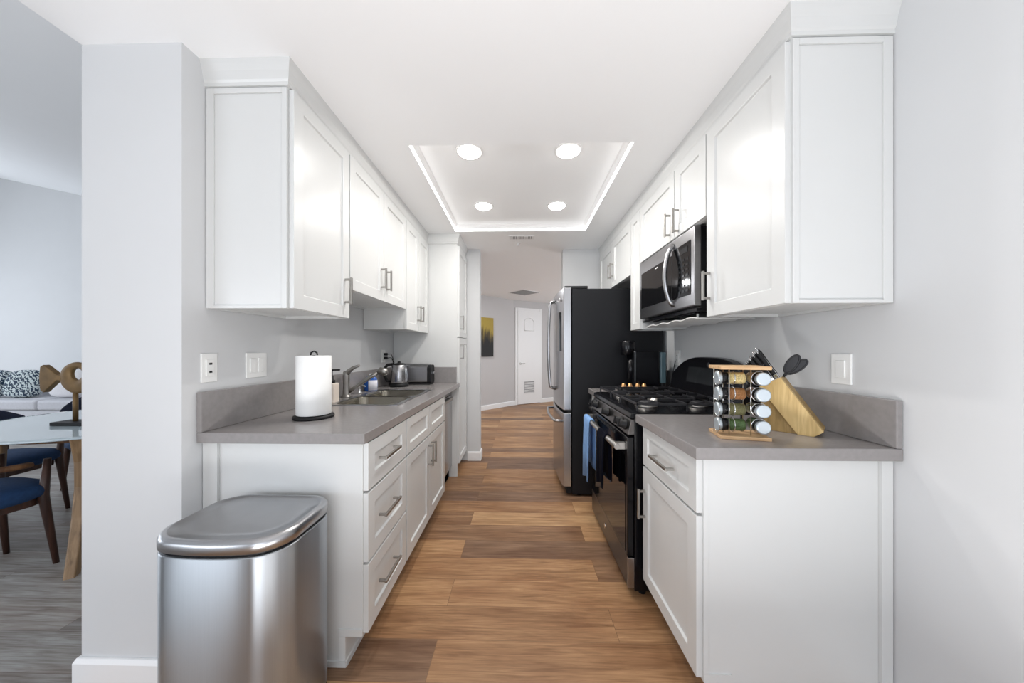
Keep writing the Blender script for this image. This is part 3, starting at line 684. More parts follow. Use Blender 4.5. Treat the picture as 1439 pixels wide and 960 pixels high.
wall_cab('white two-door wall cabinet above the black fridge', -1, wr, XUR, XUDR, 2.572, YW-.01, 1.828, [(2.575, 3.07, 3.035, 1.985), (3.074, YW-.03, 3.11, 1.985)])

# microwave ------------------------------------------------------------------------------
YM0, YM1 = 1.640, 2.368
o_ = (1.05, (YM0+YM1)/2, ZM0); ox, oy, oz = o_
t = thing('microwave_oven', 'stainless over-the-range microwave with bowed handle under wall cabinet', 'microwave', o_)
xm = .8824
MB().box(.918-ox, XR-.006-ox, YM0+.004-oy, YM1-.004-oy, 0, ZM1-ZM0).build('case', 'black', t, bevel=.003)
MB().prism([(xm+.003-ox, 0.012), (xm-ox, .02), (xm-ox, .415), (xm+.006-ox, .42), (.917-ox, .42), (.917-ox, .012)], 'y', YM0-oy, YM1-oy).build('door_frame', 'steel', t, bevel=.003)
yw0 = 1.875
d = MB().box(xm-.003-ox, xm+.002-ox, yw0-oy, YM1-.03-oy, .085, .335).build('door_window', 'bglass', t, bevel=.002)
MB().box(xm-.0045-ox, xm-.0025-ox, 2.06-oy, 2.10-oy, .312, .319).build('brand_mark', 'plastic', d)
p = MB().box(xm-.003-ox, xm+.002-ox, 1.672-oy, yw0-.004-oy, .075, .358).build('control_panel', 'bglass', t, bevel=.002)
MB().box(xm-.0045-ox, xm-.0025-ox, 1.70-oy, 1.80-oy, .305, .335).build('display', 'display', p)
for r_ in range(7):
    for c_ in range(3):
        MB().box(xm-.0045-ox, xm-.0025-ox, 1.693+c_*.04-oy, 1.716+c_*.04-oy, .095+r_*.028, .108+r_*.028).build('button', 'display', p)
pts = []
for i in range(17):
    a = i/16; z = .04+.35*a; bow = math.sin(PI*a)
    pts.append((xm-.004-.045*bow**.7-ox if 0 < i < 16 else xm+.002-ox, 1.862-.0*bow-oy, z))
MB().tube(pts, .012, n=10, flat=1.1).build('handle', 'steel', t)
b = MB(); b.box(.90-ox, XR-.02-ox, YM0+.01-oy, YM1-.01-oy, -.014, 0).box(.93-ox, 1.03-ox, 1.72-oy, 1.90-oy, -.02, -.013); b.box(.93-ox, 1.03-ox, 2.08-oy, 2.26-oy, -.02, -.013)
b.build('grease_filter', 'black', t)
# pale deflector plate hung beneath the microwave
b = MB(); n_ = 26
pr = []
for i in range(n_+1):
    y = 1.66+.66*i/n_; pr.append((y, -.0+.010*abs(math.sin(i*PI/6.5))))
top = [(y, z+.004) for y, z in pr]
b.prism([(y-2.0, z) for y, z in pr]+[(y-2.0, z) for y, z in reversed(top)], 'x', -.14, .15)
for y in (1.70, 2.26): b.box(-.12, -.112, y-2.0, y+.006-2.0, .01, .029); b.box(.12, .128, y-2.0, y+.006-2.0, .01, .029)
o = b.build('vent_deflector', 'plastic'); place(o, (1.05, 2.0, 1.39)); tag(o, 'pale wavy metal deflector plate hung under the microwave', 'vent deflector')

# range -------------------------------------------------------------------------------------
o_ = (.87, (RG0+RG1)/2, 0); ox, oy, oz = o_
t = thing('gas_range', 'black and stainless gas range with slanted knob panel', 'stove', o_)
XO = .534
MB().box(XO+.035-ox, 1.20-ox, RG0-oy, RG1-oy, .0+.03, .905).build('body', 'black', t, bevel=.003)
b = MB()
for x in (.62, 1.15):
    for y in (RG0+.04, RG1-.04): b.lathe([(.018, 0), (.018, .03)], (x-ox, y-oy, 0), n=12)
b.build('feet', 'blackm', t)
MB().box(XO+.004-ox, XO+.033-ox, RG0+.004-oy, RG1-.004-oy, .045, .195).build('storage_drawer', 'steeld', t, bevel=.003)
dr = MB().box(XO-ox, XO+.033-ox, RG0+.004-oy, RG1-.004-oy, .20, .795).build('oven_door', 'black', t, bevel=.004)
MB().box(XO-.003-ox, XO+.001-ox, RG0+.03-oy, RG1-.03-oy, .215, .70).build('oven_window', 'bglass', dr)
MB().box(XO+.002-ox, XO+.034-ox, RG0-oy, RG0+.012-oy, .045, .195).build('drawer_end_trim', 'steelv', t, bevel=.002)
MB().lathe([(.014, -.004), (.014, 0)], (XO+.004-ox, 2.03-oy, .12), 'x', 20).build('round_badge', 'chrome', t)
b = MB()
for k in range(14): b.box(XO-.004-ox, XO-.001-ox, RG0+.2+k*.03-oy, RG0+.216+k*.03-oy, .762, .778)
b.build('door_vents', 'gap', dr)
b = MB()
for y in (RG0+.045, RG1-.045): b.box(XO-.045-ox, XO-ox, y-.014-oy, y+.014-oy, .725, .76)
b.tube([(XO-.045-ox, RG0+.02-oy, .742), (XO-.05-ox, RG0+.2-oy, .742), (XO-.05-ox, RG1-.2-oy, .742), (XO-.045-ox, RG1-.02-oy, .742)], .0155, n=12)
b.build('handle', 'nickel', dr, bevel=.002)
# control panel: sloped fascia
pn = MB().prism([(XO+.002-ox, .805), (XO+.02-ox, .882), (.60-ox, .882), (.60-ox, .805)], 'y', RG0+.006-oy, RG1-.006-oy).build('control_panel', 'steeld', t, bevel=.003)
for k, y in enumerate((1.665, 1.735, 1.99, 2.265, 2.335)):
    b = MB(); b.lathe([(.027, 0), (.027, -.006), (.021, -.01), (.02, -.034), (.017, -.037)], (0, 0, 0), 'x', 24); b.box(-.042, -.03, -.005, .005, -.02, .02)
    o = b.build('knob', 'blackm', t); o.location = (XO+.012-ox, y-oy, .845); o.rotation_euler = (0, .23, 0)
ct = MB().prism([(XO+.015-ox, .888), (XO+.02-ox, .912), (XO+.045-ox, .918), (1.14-ox, .918), (1.14-ox, .888)], 'y', RG0-oy, RG1-oy).build('cooktop', 'black', t, bevel=.004)
for bx, by, r_ in ((.70, 1.79, .045), (.98, 1.79, .038), (.70, 2.22, .04), (.98, 2.22, .045), (.84, 2.0, .035)):
    g_ = MB().lathe([(r_+.015, .918), (r_+.013, .926), (r_, .93), (r_, .936)], (bx-ox, by-oy, 0), n=30).build('burner', 'nickel', t)
    MB().lathe([(r_-.004, .936), (r_-.002, .944), (r_-.012, .948)], (bx-ox, by-oy, 0), n=30).build('burner_cap', 'iron', g_)
for y0, y1 in ((RG0+.03, 1.90), (1.905, 2.10), (2.105, RG1-.03)):
    b = MB(); z0, z1 = .948, .960; x0, x1 = .59, 1.10; th = .008
    b.box(x0-ox, x1-ox, y0-oy, y0+th-oy, z0, z1).box(x0-ox, x1-ox, y1-th-oy, y1-oy, z0, z1).box(x0-ox, x0+th-ox, y0-oy, y1-oy, z0, z1).box(x1-th-ox, x1-ox, y0-oy, y1-oy, z0, z1)
    xm_ = (x0+x1)/2; b.box(xm_-th/2-ox, xm_+th/2-ox, y0-oy, y1-oy, z0, z1)
    ym_ = (y0+y1)/2; b.box(x0-ox, .66-ox, ym_-th/2-oy, ym_+th/2-oy, z0, z1+.004).box(.75-ox, .93-ox, ym_-th/2-oy, ym_+th/2-oy, z0, z1+.004).box(1.03-ox, x1-ox, ym_-th/2-oy, ym_+th/2-oy, z0, z1+.004)
    for cx_ in (.70, .98):
        b.box(cx_-th/2-ox, cx_+th/2-ox, y0-oy, ym_-.05-oy, z0, z1+.004).box(cx_-th/2-ox, cx_+th/2-ox, ym_+.05-oy, y1-oy, z0, z1+.004)
    for x in (x0, x1-th, xm_-th/2):
        for y in (y0, y1-th): b.box(x-ox, x+th-ox, y-oy, y+th-oy, .919, z0)
    b.build('grate', 'iron', t, bevel=.0015)
# backguard with arched top
ys = [RG0, RG0]+[RG0+(RG1-RG0)*i/20 for i in range(21)]+[RG1, RG1]
out = [(RG0+.01-oy, .918)]+[(RG0+.01+(RG1-RG0-.02)*i/24-oy, 1.06+.125*(1-abs(2*i/24-1)**3.2)) for i in range(25)]+[(RG1-.01-oy, .918)]
b = MB()
A = [(1.10+(.05*(z-.918)/.26)-ox, y, z) for y, z in out]; B = [(1.20-ox, y, z) for y, z in out]
b.rings([A, B], smooth=False); bg = b.build('backguard', 'black', t, bevel=.006)
MB().rings([[(1.098+.05*(z-.918)/.26-ox, y-oy, z) for y, z in ((1.82, 1.02), (2.18, 1.02), (2.18, 1.12), (1.82, 1.12))], [(1.104+.05*(z-.918)/.26-ox, y-oy, z) for y, z in ((1.82, 1.02), (2.18, 1.02), (2.18, 1.12), (1.82, 1.12))]], smooth=False).build('clock_display', 'display', bg)
MB().lathe([(.014, 0), (.014, .004)], (1.125-ox, 1.94-oy, 1.14), 'x', 16).build('round_badge', 'chrome', bg)
# towels on the oven handle
def towel(label, y0, y1, m, zb, zb2):
    yc = (y0+y1)/2; n = 18
    def prof(f):
        wv = .006*math.sin(f*9+1)+.004*math.sin(f*17)
        x = XO-.05
        return [(x-.021-wv*1.2, zb+.012*math.sin(f*5)), (x-.021-wv, (zb+.742)/2), (x-.0205-wv*.3, .70), (x-.019, .742), (x-.012, .758), (x, .763), (x+.012, .758), (x+.019, .742), (x+.0195+wv*.3, .70), (x+.021+wv*.5, (zb2+.742)/2), (x+.021+wv*.6, zb2)]
    R = []
    for i in range(n+1):
        f = i/n; R.append([(x, y0+(y1-y0)*f-yc, z-.742) for x, z in prof(f)])
    b = MB(); b.rings([[(x-(XO-.05), y, z) for x, y, z in r] for r in R], cap=False, closed=False)
    o = b.build('dish_towel', m); s_ = o.modifiers.new('s', 'SOLIDIFY'); s_.thickness = .004; s_.offset = 0
    place(o, (XO-.05, yc, .742)); tag(o, label, 'towel')
towel('light blue dish towel hanging at the far end of oven handle', 2.16, 2.34, 'bluetowel', .34, .42)
towel('dark navy dish towel hanging mid oven handle', 1.78, 1.93, 'navytowel', .46, .5)

# fridge ----------------------------------------------------------------------------------------
o_ = (.80, (YF0+YF1)/2, 0); ox, oy, oz = o_
t = thing('refrigerator', 'tall french-door fridge with dark sides and stainless doors', 'refrigerator', o_)
XF, XFD = .438, .365
MB().box(XF-ox, 1.19-ox, YF0+.003-oy, YF1-.003-oy, .02, 1.745).build('cabinet_body', 'fridge_side', t, bevel=.004)
b = MB()
for y in (YF0+.05, YF1-.05):
    for x in (.5, 1.1): b.lathe([(.02, 0), (.02, .02)], (x-ox, y-oy, 0), n=12)
b.build('feet', 'blackm', t)
MB().box(XF-.045-ox, XF-ox, YF0+.02-oy, YF1-.02-oy, .022, .075).build('toe_grille', 'blackm', t)
def fdoor(name, y0, y1, z0, z1, yc=YF0+(YF1-YF0)/2):
    # outer face slightly bowed around the middle of the fridge
    def xo(y): return XFD-.028*(1-((y-yc)/((YF1-YF0)/2))**2)
    n = 14; ys = [y0+(y1-y0)*i/n for i in range(n+1)]
    pts = [(xo(y)-ox, y-oy) for y in ys]+[(XF-.006-ox, y1-oy), (XF-.006-ox, y0-oy)]
    return MB().prism(pts, 'z', z0, z1).build(name, 'steelv', t, bevel=.006, seg=3)
ymid = (YF0+YF1)/2
da = fdoor('door', YF0, ymid-.003, .725, 1.755); db = fdoor('door', ymid+.003, YF1, .725, 1.755); fz = fdoor('freezer_drawer', YF0, YF1, .082, .70)
MB().box(XF-.03-ox, XF-.004-ox, YF0+.01-oy, YF1-.01-oy, .70, .726).build('door_gasket', 'blackm', t)
for dd, y in ((da, ymid-.04), (db, ymid+.04)):
    xb = XFD-.026
    pts = [(xb-ox, y-oy, .86), (xb-.045-ox, y-oy, .875)]+[(xb-.05-.018*math.sin(PI*i/10)-ox, y-oy, .90+.76*i/10) for i in range(11)]+[(xb-.045-ox, y-oy, 1.685), (xb-ox, y-oy, 1.70)]
    MB().tube(pts, .012, n=10).build('handle', 'steel', dd)
xb = XFD-.012
pts = [(xb+.01-ox, YF0+.07-oy, .62), (xb-.05-ox, YF0+.08-oy, .62)]+[(xb-.055-.02*math.sin(PI*i/10)-ox, YF0+.1+(YF1-YF0-.2)*i/10-oy, .62) for i in range(11)]+[(xb-.05-ox, YF1-.08-oy, .62), (xb+.01-ox, YF1-.07-oy, .62)]
MB().tube(pts, .012, n=10).build('handle', 'steel', fz)
MB().box(XFD-.024-ox, XFD-.012-ox, YF0+.10-oy, YF0+.27-oy, 1.22, 1.56).build('dispenser_panel', 'bglass', da, bevel=.003)
MB().lathe([(.016, -.006), (.016, 0)], (XFD-.016-ox, YF0+.09-oy, 1.665), 'x', 20).build('round_badge', 'chrome', da)
for y0, y1 in ((YF0+.002, YF0+.10), (YF1-.10, YF1-.002)):
    MB().box(XFD+.01-ox, XF+.13-ox, y0-oy, y1-oy, 1.7455, 1.768).build('hinge_cover', 'blackm', t, bevel=.003)

# coffee maker and pods ------------------------------------------------------------------------
t = thing('coffee_maker', 'black coffee maker with clear tank between range and fridge', 'coffee maker', (.97, 2.575, Z_C))
MB().prism(rrect(-.16, .12, -.085, .085, .02), 'z', 0, .03).build('base', 'blackm', t, bevel=.004)
MB().prism(rrect(-.09, .115, -.08, .08, .02), 'z', .03, .31).build('body', 'black', t, bevel=.006)
MB().lathe([(.05, .28), (.056, .29), (.056, .38), (.05, .392), (.02, .396)], (-.11, 0, 0), n=32).build('brew_head', 'black', t)
MB().lathe([(.03, .03), (.03, .29)], (-.085, 0, 0), n=24).build('front_column', 'black', t)
MB().lathe([(.045, .386), (.047, .392)], (-.11, 0, 0), n=32).build('head_ring', 'nickel', t)
MB().prism(rrect(.117, .168, -.07, .07, .015), 'z', .06, .30).build('water_tank', 'tank', t, bevel=.004)
MB().prism(rrect(.125, .17, -.06, .06, .015), 'z', 0, .06).build('tank_stand', 'blackm', t)
b = MB(); b.tube([(.168, -.03, .03), (.19, -.04, .0345), (.21, -.05, .06), (.225, -.055, .16), (.2384, -.06, .235)], .003); b.build('cord', 'blackm', t)
t = thing('pod_tray', 'low black tray of coffee pods behind the range', 'tray', (.86, 2.443, Z_C))
b = MB(); b.prism(rrect(-.115, .115, -.028, .028, .01), 'z', 0, .03).rings([[(x, y, z) for x, y in rrect(-.115-e, .115+e, -.028-e, .028+e, .012)] for e, z in ((0, .0), (.003, .038), (0, .038), (-.003, .028))], cap=False).build('dish', 'blackm', t)
POD = None
for k, (x, y, lb) in enumerate(((-.075, 0, 'leftmost'), (-.025, .003, 'second from left'), (.03, 0, 'second from right'), (.08, .002, 'rightmost'))):
    if POD is None:
        POD = MB().lathe([(.021, .003), (.020, .008), (.013, .030), (.009, .034), (.002, .035)], n=20).build('coffee_pod', 'gold'); MB().lathe([(.0235, 0), (.0235, .003)], n=20).build('foil_lid', 'copper', POD); o = POD
    else: o = dup(POD)
    place(o, (.86+x, 2.443+y, Z_C+.0305)); tag(o, 'shiny amber coffee pod on the black tray, %s of four' % lb, 'coffee pod', 'coffee pods on the black tray')

# spice rack ---------------------------------------------------------------------------------------
RZ = math.radians(-12); RL = Vector((.802, 1.191, Z_C))
t = thing('spice_rack', 'wood and wire spice rack with sideways jars by the knife block', 'spice rack', RL, RZ)
for z0, z1, nm in ((0, .012, 'base_board'), (.247, .259, 'top_board')):
    MB().box(-.079, .079, -.056, .062, z0, z1).build(nm, 'rackwood', t, bevel=.002)
b = MB()
for x in (-.047, .022): b.box(x-.003, x+.003, .03, .036, .012, .247)
b.box(-.05, -.018, -.046, .05, .012, .247) if False else None
b.build('back_post', 'blackm', t)
JH = (.215, .159, .103, .047)
b = MB()
for z in JH:
    ring = lambda c, ax, r_: [tuple(Vector(c)+(Vector((0, math.cos(a), math.sin(a))) if ax == 'x' else Vector((math.cos(a), 0, math.sin(a))))*r_) for a in [2*PI*i/20 for i in range(21)]]
    b.tube(ring((-.079, -.022, z), 'x', .0268), .0013, n=5); b.tube(ring((-.03, -.022, z), 'x', .0248), .0016, n=5)
    b.tube(ring((.052, -.03, z), 'y', .0248), .0016, n=5)
b.tube([(-.079, -.022, .012), (-.079, -.022, .02)], .0015, n=5)
for x, y in ((-.05, .004), (-.05, -.049), (.0255, -.03), (.0255, .03), (-.079, .006)): b.tube([(x, y, .012), (x, y, .247)], .002, n=6)
b.build('wire_frame', 'chrome', t)
RM = Matrix.Rotation(RZ, 4, 'Z')
names = (('garlic', 'pale yellow'), ('cinnamon', 'red-brown'), ('oregano', 'olive-green'), ('parsley', 'dark green'))
rows = ('top', 'second', 'third', 'bottom')
def jar(kind, spice_key, label, loc, rz, group):
    g = .9
    r = thing('spice_jar', label, 'spice jar', loc, rz, group)
    MB().lathe([(.0205, .02), (.0215, .024), (.0215, .085), (.018, .09)], (0, 0, 0), 'y', 28).build('glass_jar', 'clear', r)
    MB().lathe([(.0198, .034), (.0198, .083), (.016, .0875)], (0, 0, 0), 'y', 28).build('spice', spice_key, r)
    MB().lathe([(.021, 0.012), (.021, .034)], (0, 0, 0), 'y', 28).build('collar', 'blackm', r)
    MB().lathe([(.019, -.001), (.0225, .001), (.0232, .004), (.0232, .013)], (0, 0, 0), 'y', 36).build('lid', 'lidcool', r)
for k in range(4):
    key = 'spice_'+names[k][0]
    p = RL+RM@Vector((-.0815, -.022, JH[k])); jar(k, key, 'jar of %s spice lying in the %s row, lid to the left' % (names[k][1], rows[k]), p, RZ-PI/2+PI-PI if False else RZ-PI/2, 'spice jars lying in the rack')
    p = RL+RM@Vector((.052, -.061, JH[k])); jar(k, key, 'spice jar in the %s row of rack, pale lid facing forward' % rows[k], p, RZ, 'spice jars lying in the rack')

# knife block ---------------------------------------------------------------------------------------
KZ = math.radians(-45); KL = Vector((1.067, 1.186, Z_C)); KM = Matrix.Rotation(KZ, 4, 'Z')
t = thing('knife_block', 'slanted bamboo knife block beside the spice rack', 'knife block', KL, KZ)
MB().prism([(0, 0), (.026, .021), (-.094, .211), (-.160, .169), (-.045, 0)], 'y', 0, .03).build('front_board', 'bamboo', t, bevel=.0015)
MB().prism([(0.004, 0.004), (.018, .021), (-.099, .204), (-.158, .166), (-.045, .004)], 'y', .03, .036).build('slot_gap', 'gap', t)
MB().prism([(0, 0), (.026, .021), (-.094, .211), (-.160, .169), (-.045, 0)], 'y', .036, .115).build('rear_board', 'bambood', t, bevel=.0015)
MB().prism([(-.0465, 0), (-.156, .1615), (-.156, .06), (-.125, 0)], 'y', .012, .103).build('foot_wedge', 'bambood', t, bevel=.001)
sl = Vector((-.534, 0, .845)); pe = Vector((-.845, 0, -.534))
rot = Matrix(((pe.x, 0, sl.x, 0), (0, 1, 0, 0), (pe.z, 0, sl.z, 0), (0, 0, 0, 1)))
KN = None; n_ = 0
spots = [(.010, .016, .118), (.028, .016, .112), (.046, .016, .106), (.064, .016, .098), (.010, .052, .130), (.028, .052, .122), (.046, .052, .112), (.064, .052, .104), (.028, .092, .126), (.05, .092, .116)]
for a_, y_, L_ in spots:
    if KN is None:
        KN = bpy.data.objects.new('kitchen_knife', None); C.objects.link(KN); KN.empty_display_size = .02
        b = MB(); rr = []
        for wx, wy, z in ((.0062, .009, .002), (.0062, .009, .03), (.0068, .0085, .06), (.0075, .0105, .09), (.006, .009, .1)):
            rr.append([(x, y, z) for x, y in rrect(-wx, wx, -wy, wy, .004, 3)])
        b.rings(rr); b.build('handle', 'blackm', KN, bevel=.001)
        b = MB(); b.box(-.0072, .0072, -.0025, .0025, .002, .095).box(-.0066, .0066, -.0093, .0093, 0.001, .014); b.build('steel_spine', 'chrome', KN, bevel=.001)
        b = MB(); b.tube([(0, .008*math.cos(a), .099+.008*math.sin(a)) for a in [2*PI*i/12 for i in range(13)]], .0025, n=6); b.build('butt_ring', 'chrome', KN)
        o = KN
    else: o = dup(KN)
    base = Vector((-.094, y_, .211))+pe*a_+sl*.001
    o.matrix_world = Matrix.Translation(KL)@KM@Matrix.Translation(base)@rot@Matrix.Diagonal((1, 1, L_/.1, 1))
    tag(o, 'black and steel knife handle sticking out of the bamboo block', 'knife', 'knives in the bamboo block')
t = thing('kitchen_shears', 'dark grey oval-handled shears in the back slot of the knife block', 'scissors', KL+KM@Vector((-.094, .085, .2125)), KZ)
for k, (dx, dy, L_) in enumerate(((.070, .006, .06), (.045, -.004, .075))):
    b = MB(); dirv = Vector((dx, dy, .065 if k == 0 else .085)).normalized(); side = Vector((dirv.z, 0, -dirv.x))
    ringp = [tuple(dirv*(.055+.04*math.cos(a))+side*.016*math.sin(a)) for a in [2*PI*i/24 for i in range(25)]]
    b.tube(ringp, .0035, n=6)
    b.tube([(0, 0, -.004), tuple(dirv*.018)], .004, n=8)
    nrm = Vector((0, 1, 0)); web = [dirv*(.055+.038*math.cos(a))+side*.0145*math.sin(a) for a in [2*PI*i/24 for i in range(24)]]
    b.rings([[tuple(p-nrm*.001) for p in web], [tuple(p+nrm*.001) for p in web]])
    b.build('handle', 'iron', t)

# ================================================================== ceiling fittings
zc_ = ZC+TD+.03
LAMP = None
for x, y, lb in ((-.302, 1.90, 'left near'), (.287, 1.905, 'right near'), (-.298, 2.617, 'left far'), (.302, 2.625, 'right far')):
    t = thing('recessed_light', 'glowing round recessed ceiling light at the %s corner of tray' % lb, 'ceiling light', (x, y, zc_), 0, 'recessed lights in the tray')
    b = MB(); b.lathe([(.082, 0), (.08, -.005), (.068, -.006), (.066, -.001)], n=40, cap=False); b.build('trim_ring', 'trim', t)
    MB().lathe([(.067, -.0005), (.064, -.009), (.05, -.019), (.03, -.025), (.01, -.027)], n=40).build('lens', 'emit', t)
    area('lamp', (0, 0, -.03), (0, 0, 0), .13, .13, LAMP_W, (1, .97, .93), shape='DISK', parent=t)
t = thing('cove_light', 'thin glowing light strip along the inner sides of ceiling tray', 'ceiling light', (0, 2.38, ZC+.004))
for a0, a1, b0, b1 in ((TX0+.001, TX0+.008, TY0+.01, TY1-.01), (TX1-.008, TX1-.001, TY0+.01, TY1-.01), (TX0+.01, TX1-.01, TY1-.008, TY1-.001)):
    MB().box(a0, a1, b0-2.38, b1-2.38, 0, .016).build('light_strip', 'led', t, bevel=.001)
t = thing('ceiling_vent', 'small white three-panel air vent just past the ceiling tray', 'vent', (.016, 3.18, ZC), 0)
MB().box(-.125, .125, -.05, .05, -.006, 0).build('frame', 'trim', t, bevel=.002)
for k in range(3):
    g_ = MB().box(-.108+k*.074, -.042+k*.074+.0, -.036, .036, -.0072, -.005).build('grille', 'ventd', t)
    b = MB()
    for i in range(5): b.box(-.106+k*.074+i*.014, -.099+k*.074+i*.014, -.036, .036, -.0095, -.0068)
    b.build('louvre', 'trim', g_)
t = thing('ceiling_vent', 'large grey return air grille in the hall ceiling', 'vent', (.083, 6.2, ZC), math.radians(42))
MB().box(-.22, .22, -.22, .22, -.008, 0).build('frame', 'trim', t, bevel=.002)
g_ = MB().box(-.2, .2, -.2, .2, -.0095, -.0075).build('grille', 'ventd', t)
b = MB()
for i in range(13): b.box(-.198, .198, -.19+i*.03, -.18+i*.03, -.013, -.009)
b.build('louvre', 'nickel', g_)
b = MB(); b.lathe([(.03, 0), (.028, -.004), (.01, -.006), (.008, -.02), (.014, -.024), (.001, -.025)], n=20, cap=False)
o = b.build('sprinkler_head', 'trim'); place(o, (-.02, 3.36, ZC)); tag(o, 'tiny white sprinkler head on the ceiling past the vent', 'sprinkler')

# painting in the hall
ang = math.atan2(D12.y, D12.x)
pc = H1+D12*.13
t = thing('wall_painting', 'tall dark abstract canvas with gold streaks on the hall wall', 'painting', (pc.x, pc.y, 1.50), ang)
MB().box(-.24, .185, -.035, 0, -.40, .40).build('canvas', 'art', t, bevel=.003)

# ================================================================== living and dining area
TC = Vector((-2.83, 2.30, 0))
t = thing('dining_table', 'round glass dining table on curved wooden legs', 'table', TC, 0)
MB().lathe([(.70, .738), (.735, .739), (.74, .742), (.74, .747), (.737, .75), (.70, .75)], n=96).build('glass_top', 'glass', t)
for k in range(4):
    a = math.radians(-57.5)+k*PI/2; c_, s_ = math.cos(a), math.sin(a)
    b = MB(); rr = []
    for r_, z, w_, h_ in ((.735, 0, .022, .03), (.70, .12, .023, .034), (.655, .30, .024, .036), (.628, .46, .024, .038), (.625, .6, .026, .04), (.645, .737, .03, .05)):
        rr.append([(r_*c_+u*c_-v*s_, r_*s_+u*s_+v*c_, z) for u, v in rrect(-h_, h_, -w_, w_, .008, 3)])
    b.rings(rr, smooth=False); b.build('leg', 'greywood', t)
for k in range(2):
    a = math.radians(-57.5)+k*PI/2; c_, s_ = math.cos(a), math.sin(a); rr = []
    for i in range(13):
        r_ = -.62+1.24*i/12; z = .60-.045*math.cos(PI*r_/1.24)**1-.0+k*.045
        rr.append([(r_*c_-v*s_, r_*s_+v*c_, z+u) for u, v in rrect(-.022, .022, -.022, .022, .006, 3)])
    MB().rings(rr, smooth=False).build('stretcher', 'walnut', t)
def chair():
    r = bpy.data.objects.new('dining_chair', None); C.objects.link(r)
    b = MB(); b.sphere((0, 0, .435), .25, .245, .055, n=40, m=14, pw=.62); b.build('seat', 'bluefab', r)
    b = MB(); rr = []
    for i in range(17):
        a = -1.15+2.3*i/16; k = math.cos(a*1.2); h0, h1 = .62-.0*k, .70+.12*max(0, k)
        ring = []
        for j in range(12):
            q_ = 2*PI*j/12; rad = .255+.02*math.cos(q_)
            ring.append((-rad*math.cos(a)-.01*math.sin(q_), rad*math.sin(a), (h0+h1)/2+(h1-h0)/2*math.sin(q_)))
        rr.append(ring)
    b.rings(rr); b.build('backrest', 'navyfab', r)
    b = MB(); pts = []
    for i in range(21):
        a = -1.9+3.8*i/20; pts.append((-.285*math.cos(a)+.02, .285*math.sin(a), .615+.02*math.cos(a)))
    b.tube(pts, .016, n=8, flat=1.5); b.build('arm_rail', 'walnut', r)
    for sx, sy in ((1, 1), (1, -1), (-1, 1), (-1, -1)):
        MB().tube([(sx*.20, sy*.20, .61 if sx < 0 or True else .4), (sx*.19, sy*.19, .40), (sx*.225, sy*.215, .0)], [.014, .021, .012], n=10).build('leg', 'darkwood', r)
    MB().prism(rrect(-.19, .19, -.19, .19, .05), 'z', .355, .395).build('seat_frame', 'darkwood', r, bevel=.004)
    return r
ch = chair(); place(ch, (-2.93, 1.60, 0), math.radians(80)); tag(ch, 'blue upholstered armchair on near side of the round glass table', 'chair', 'armchairs around the glass table')
c2 = dup(ch); place(c2, (-3.72, 2.17, 0), math.radians(5)); tag(c2, 'blue armchair on left of the glass table, its navy back nearest sofa pillow', 'chair', 'armchairs around the glass table')
c3 = dup(ch); place(c3, (-3.72, 2.81, 0), math.radians(-25)); tag(c3, 'blue armchair across the glass table, its back right behind the fish sculpture', 'chair', 'armchairs around the glass table')
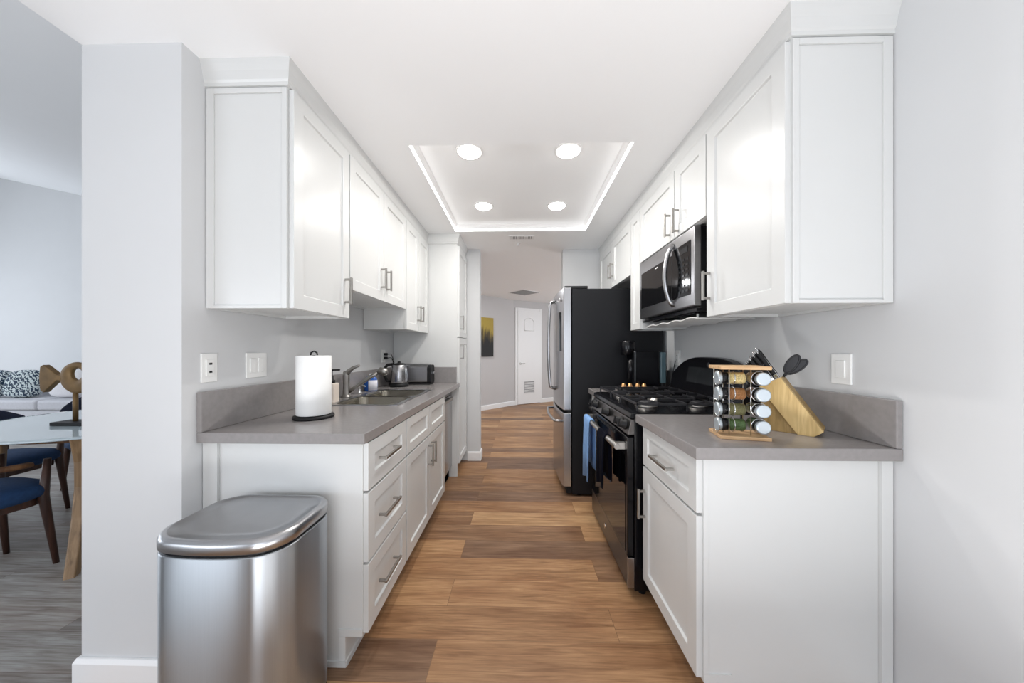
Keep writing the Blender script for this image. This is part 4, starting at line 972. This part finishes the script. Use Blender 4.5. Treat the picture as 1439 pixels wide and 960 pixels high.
# fish sculpture
fxx, fyy = -2.86, 1.99
t = thing('fish_sculpture', 'bronze fish sculpture with round eye hole on the glass table', 'sculpture', (fxx, fyy, .7505))
MB().box(-.10, .14, -.05, .05, 0, .022).build('base', 'blackm', t, bevel=.002)
MB().lathe([(.012, .022), (.012, .215)], n=14).build('rod', 'gold' if False else 'copper', t)
def fishbody():
    b = MB(); n = 48; R_, r_ = .102, .038; cx0, cz0 = .012, .30; hx, hz = .012+.008, .325
    F = []; 
    ring_o = [(cx0+R_*1.08*math.cos(a), cz0+R_*math.sin(a)) for a in [2*PI*i/n for i in range(n)]]
    ring_i = [(hx+r_*math.cos(a), hz+r_*math.sin(a)) for a in [2*PI*i/n for i in range(n)]]
    def mk(pts, y): return [(x, y, z) for x, z in pts]
    mid = lambda k: [(o_[0]*(1-k)+i_[0]*k, o_[1]*(1-k)+i_[1]*k) for o_, i_ in zip(ring_o, ring_i)]
    b.rings([mk(ring_o, 0), mk(mid(.12), -.013), mk(mid(.6), -.017), mk(mid(1), -.010), mk(mid(1), .010), mk(mid(.6), .017), mk(mid(.12), .013), mk(ring_o, 0)], cap=False)
    tail = [(-.080, .318), (-.105, .32), (-.165, .365), (-.195, .385), (-.215, .372), (-.222, .30), (-.215, .225), (-.195, .205), (-.165, .232), (-.105, .285), (-.080, .282)]
    b.prism(tail, 'y', -.016, .016)
    return b.build('fish_body', 'copper', t, bevel=.004)
fishbody()
# sofa
t = thing('sofa', 'long light grey sofa against the far living room wall', 'sofa', (-7.9, 5.15, 0))
MB().box(-1.5, 1.5, -.42, .48, .06, .30).build('base', 'sofa', t, bevel=.03, seg=3)
MB().box(-1.5, 1.5, .22, .50, .30, .80).build('back', 'sofa', t, bevel=.06, seg=4)
for s_ in (-1, 1): MB().box(s_*1.5, s_*1.72, -.45, .5, .06, .60).build('arm', 'sofa', t, bevel=.05, seg=4)
for k in range(3): MB().box(-1.5+k, -.505+k, -.44, .20, .302, .46).build('seat_cushion', 'sofa', t, bevel=.04, seg=4)
for sx in (-1.4, 1.4):
    for sy in (-.35, .4): MB().lathe([(.02, 0), (.028, .06)], (sx, sy, 0), n=12).build('leg', 'darkwood', t)
def pillow(label, m, loc, rz, tilt, w_=.25):
    b = MB(); b.sphere((0, 0, 0), w_, .09, w_*.9, n=36, m=18, pw=.6); o = b.build('throw_pillow', m)
    o.location = loc; o.rotation_euler = (tilt, 0, rz); tag(o, label, 'pillow', 'throw pillows on the sofa'); return o
pillow('patterned blue and white throw pillow on the sofa', 'ikat', (-8.05, 5.02, .685), .15, -.28)
pillow('patterned throw pillow half cut off by the left picture edge', 'ikat', (-8.55, 5.0, .685), -.1, -.28)
pillow('plain off-white throw pillow on the sofa behind the fish', 'pillow', (-7.30, 5.02, .69), .1, -.24, .25)
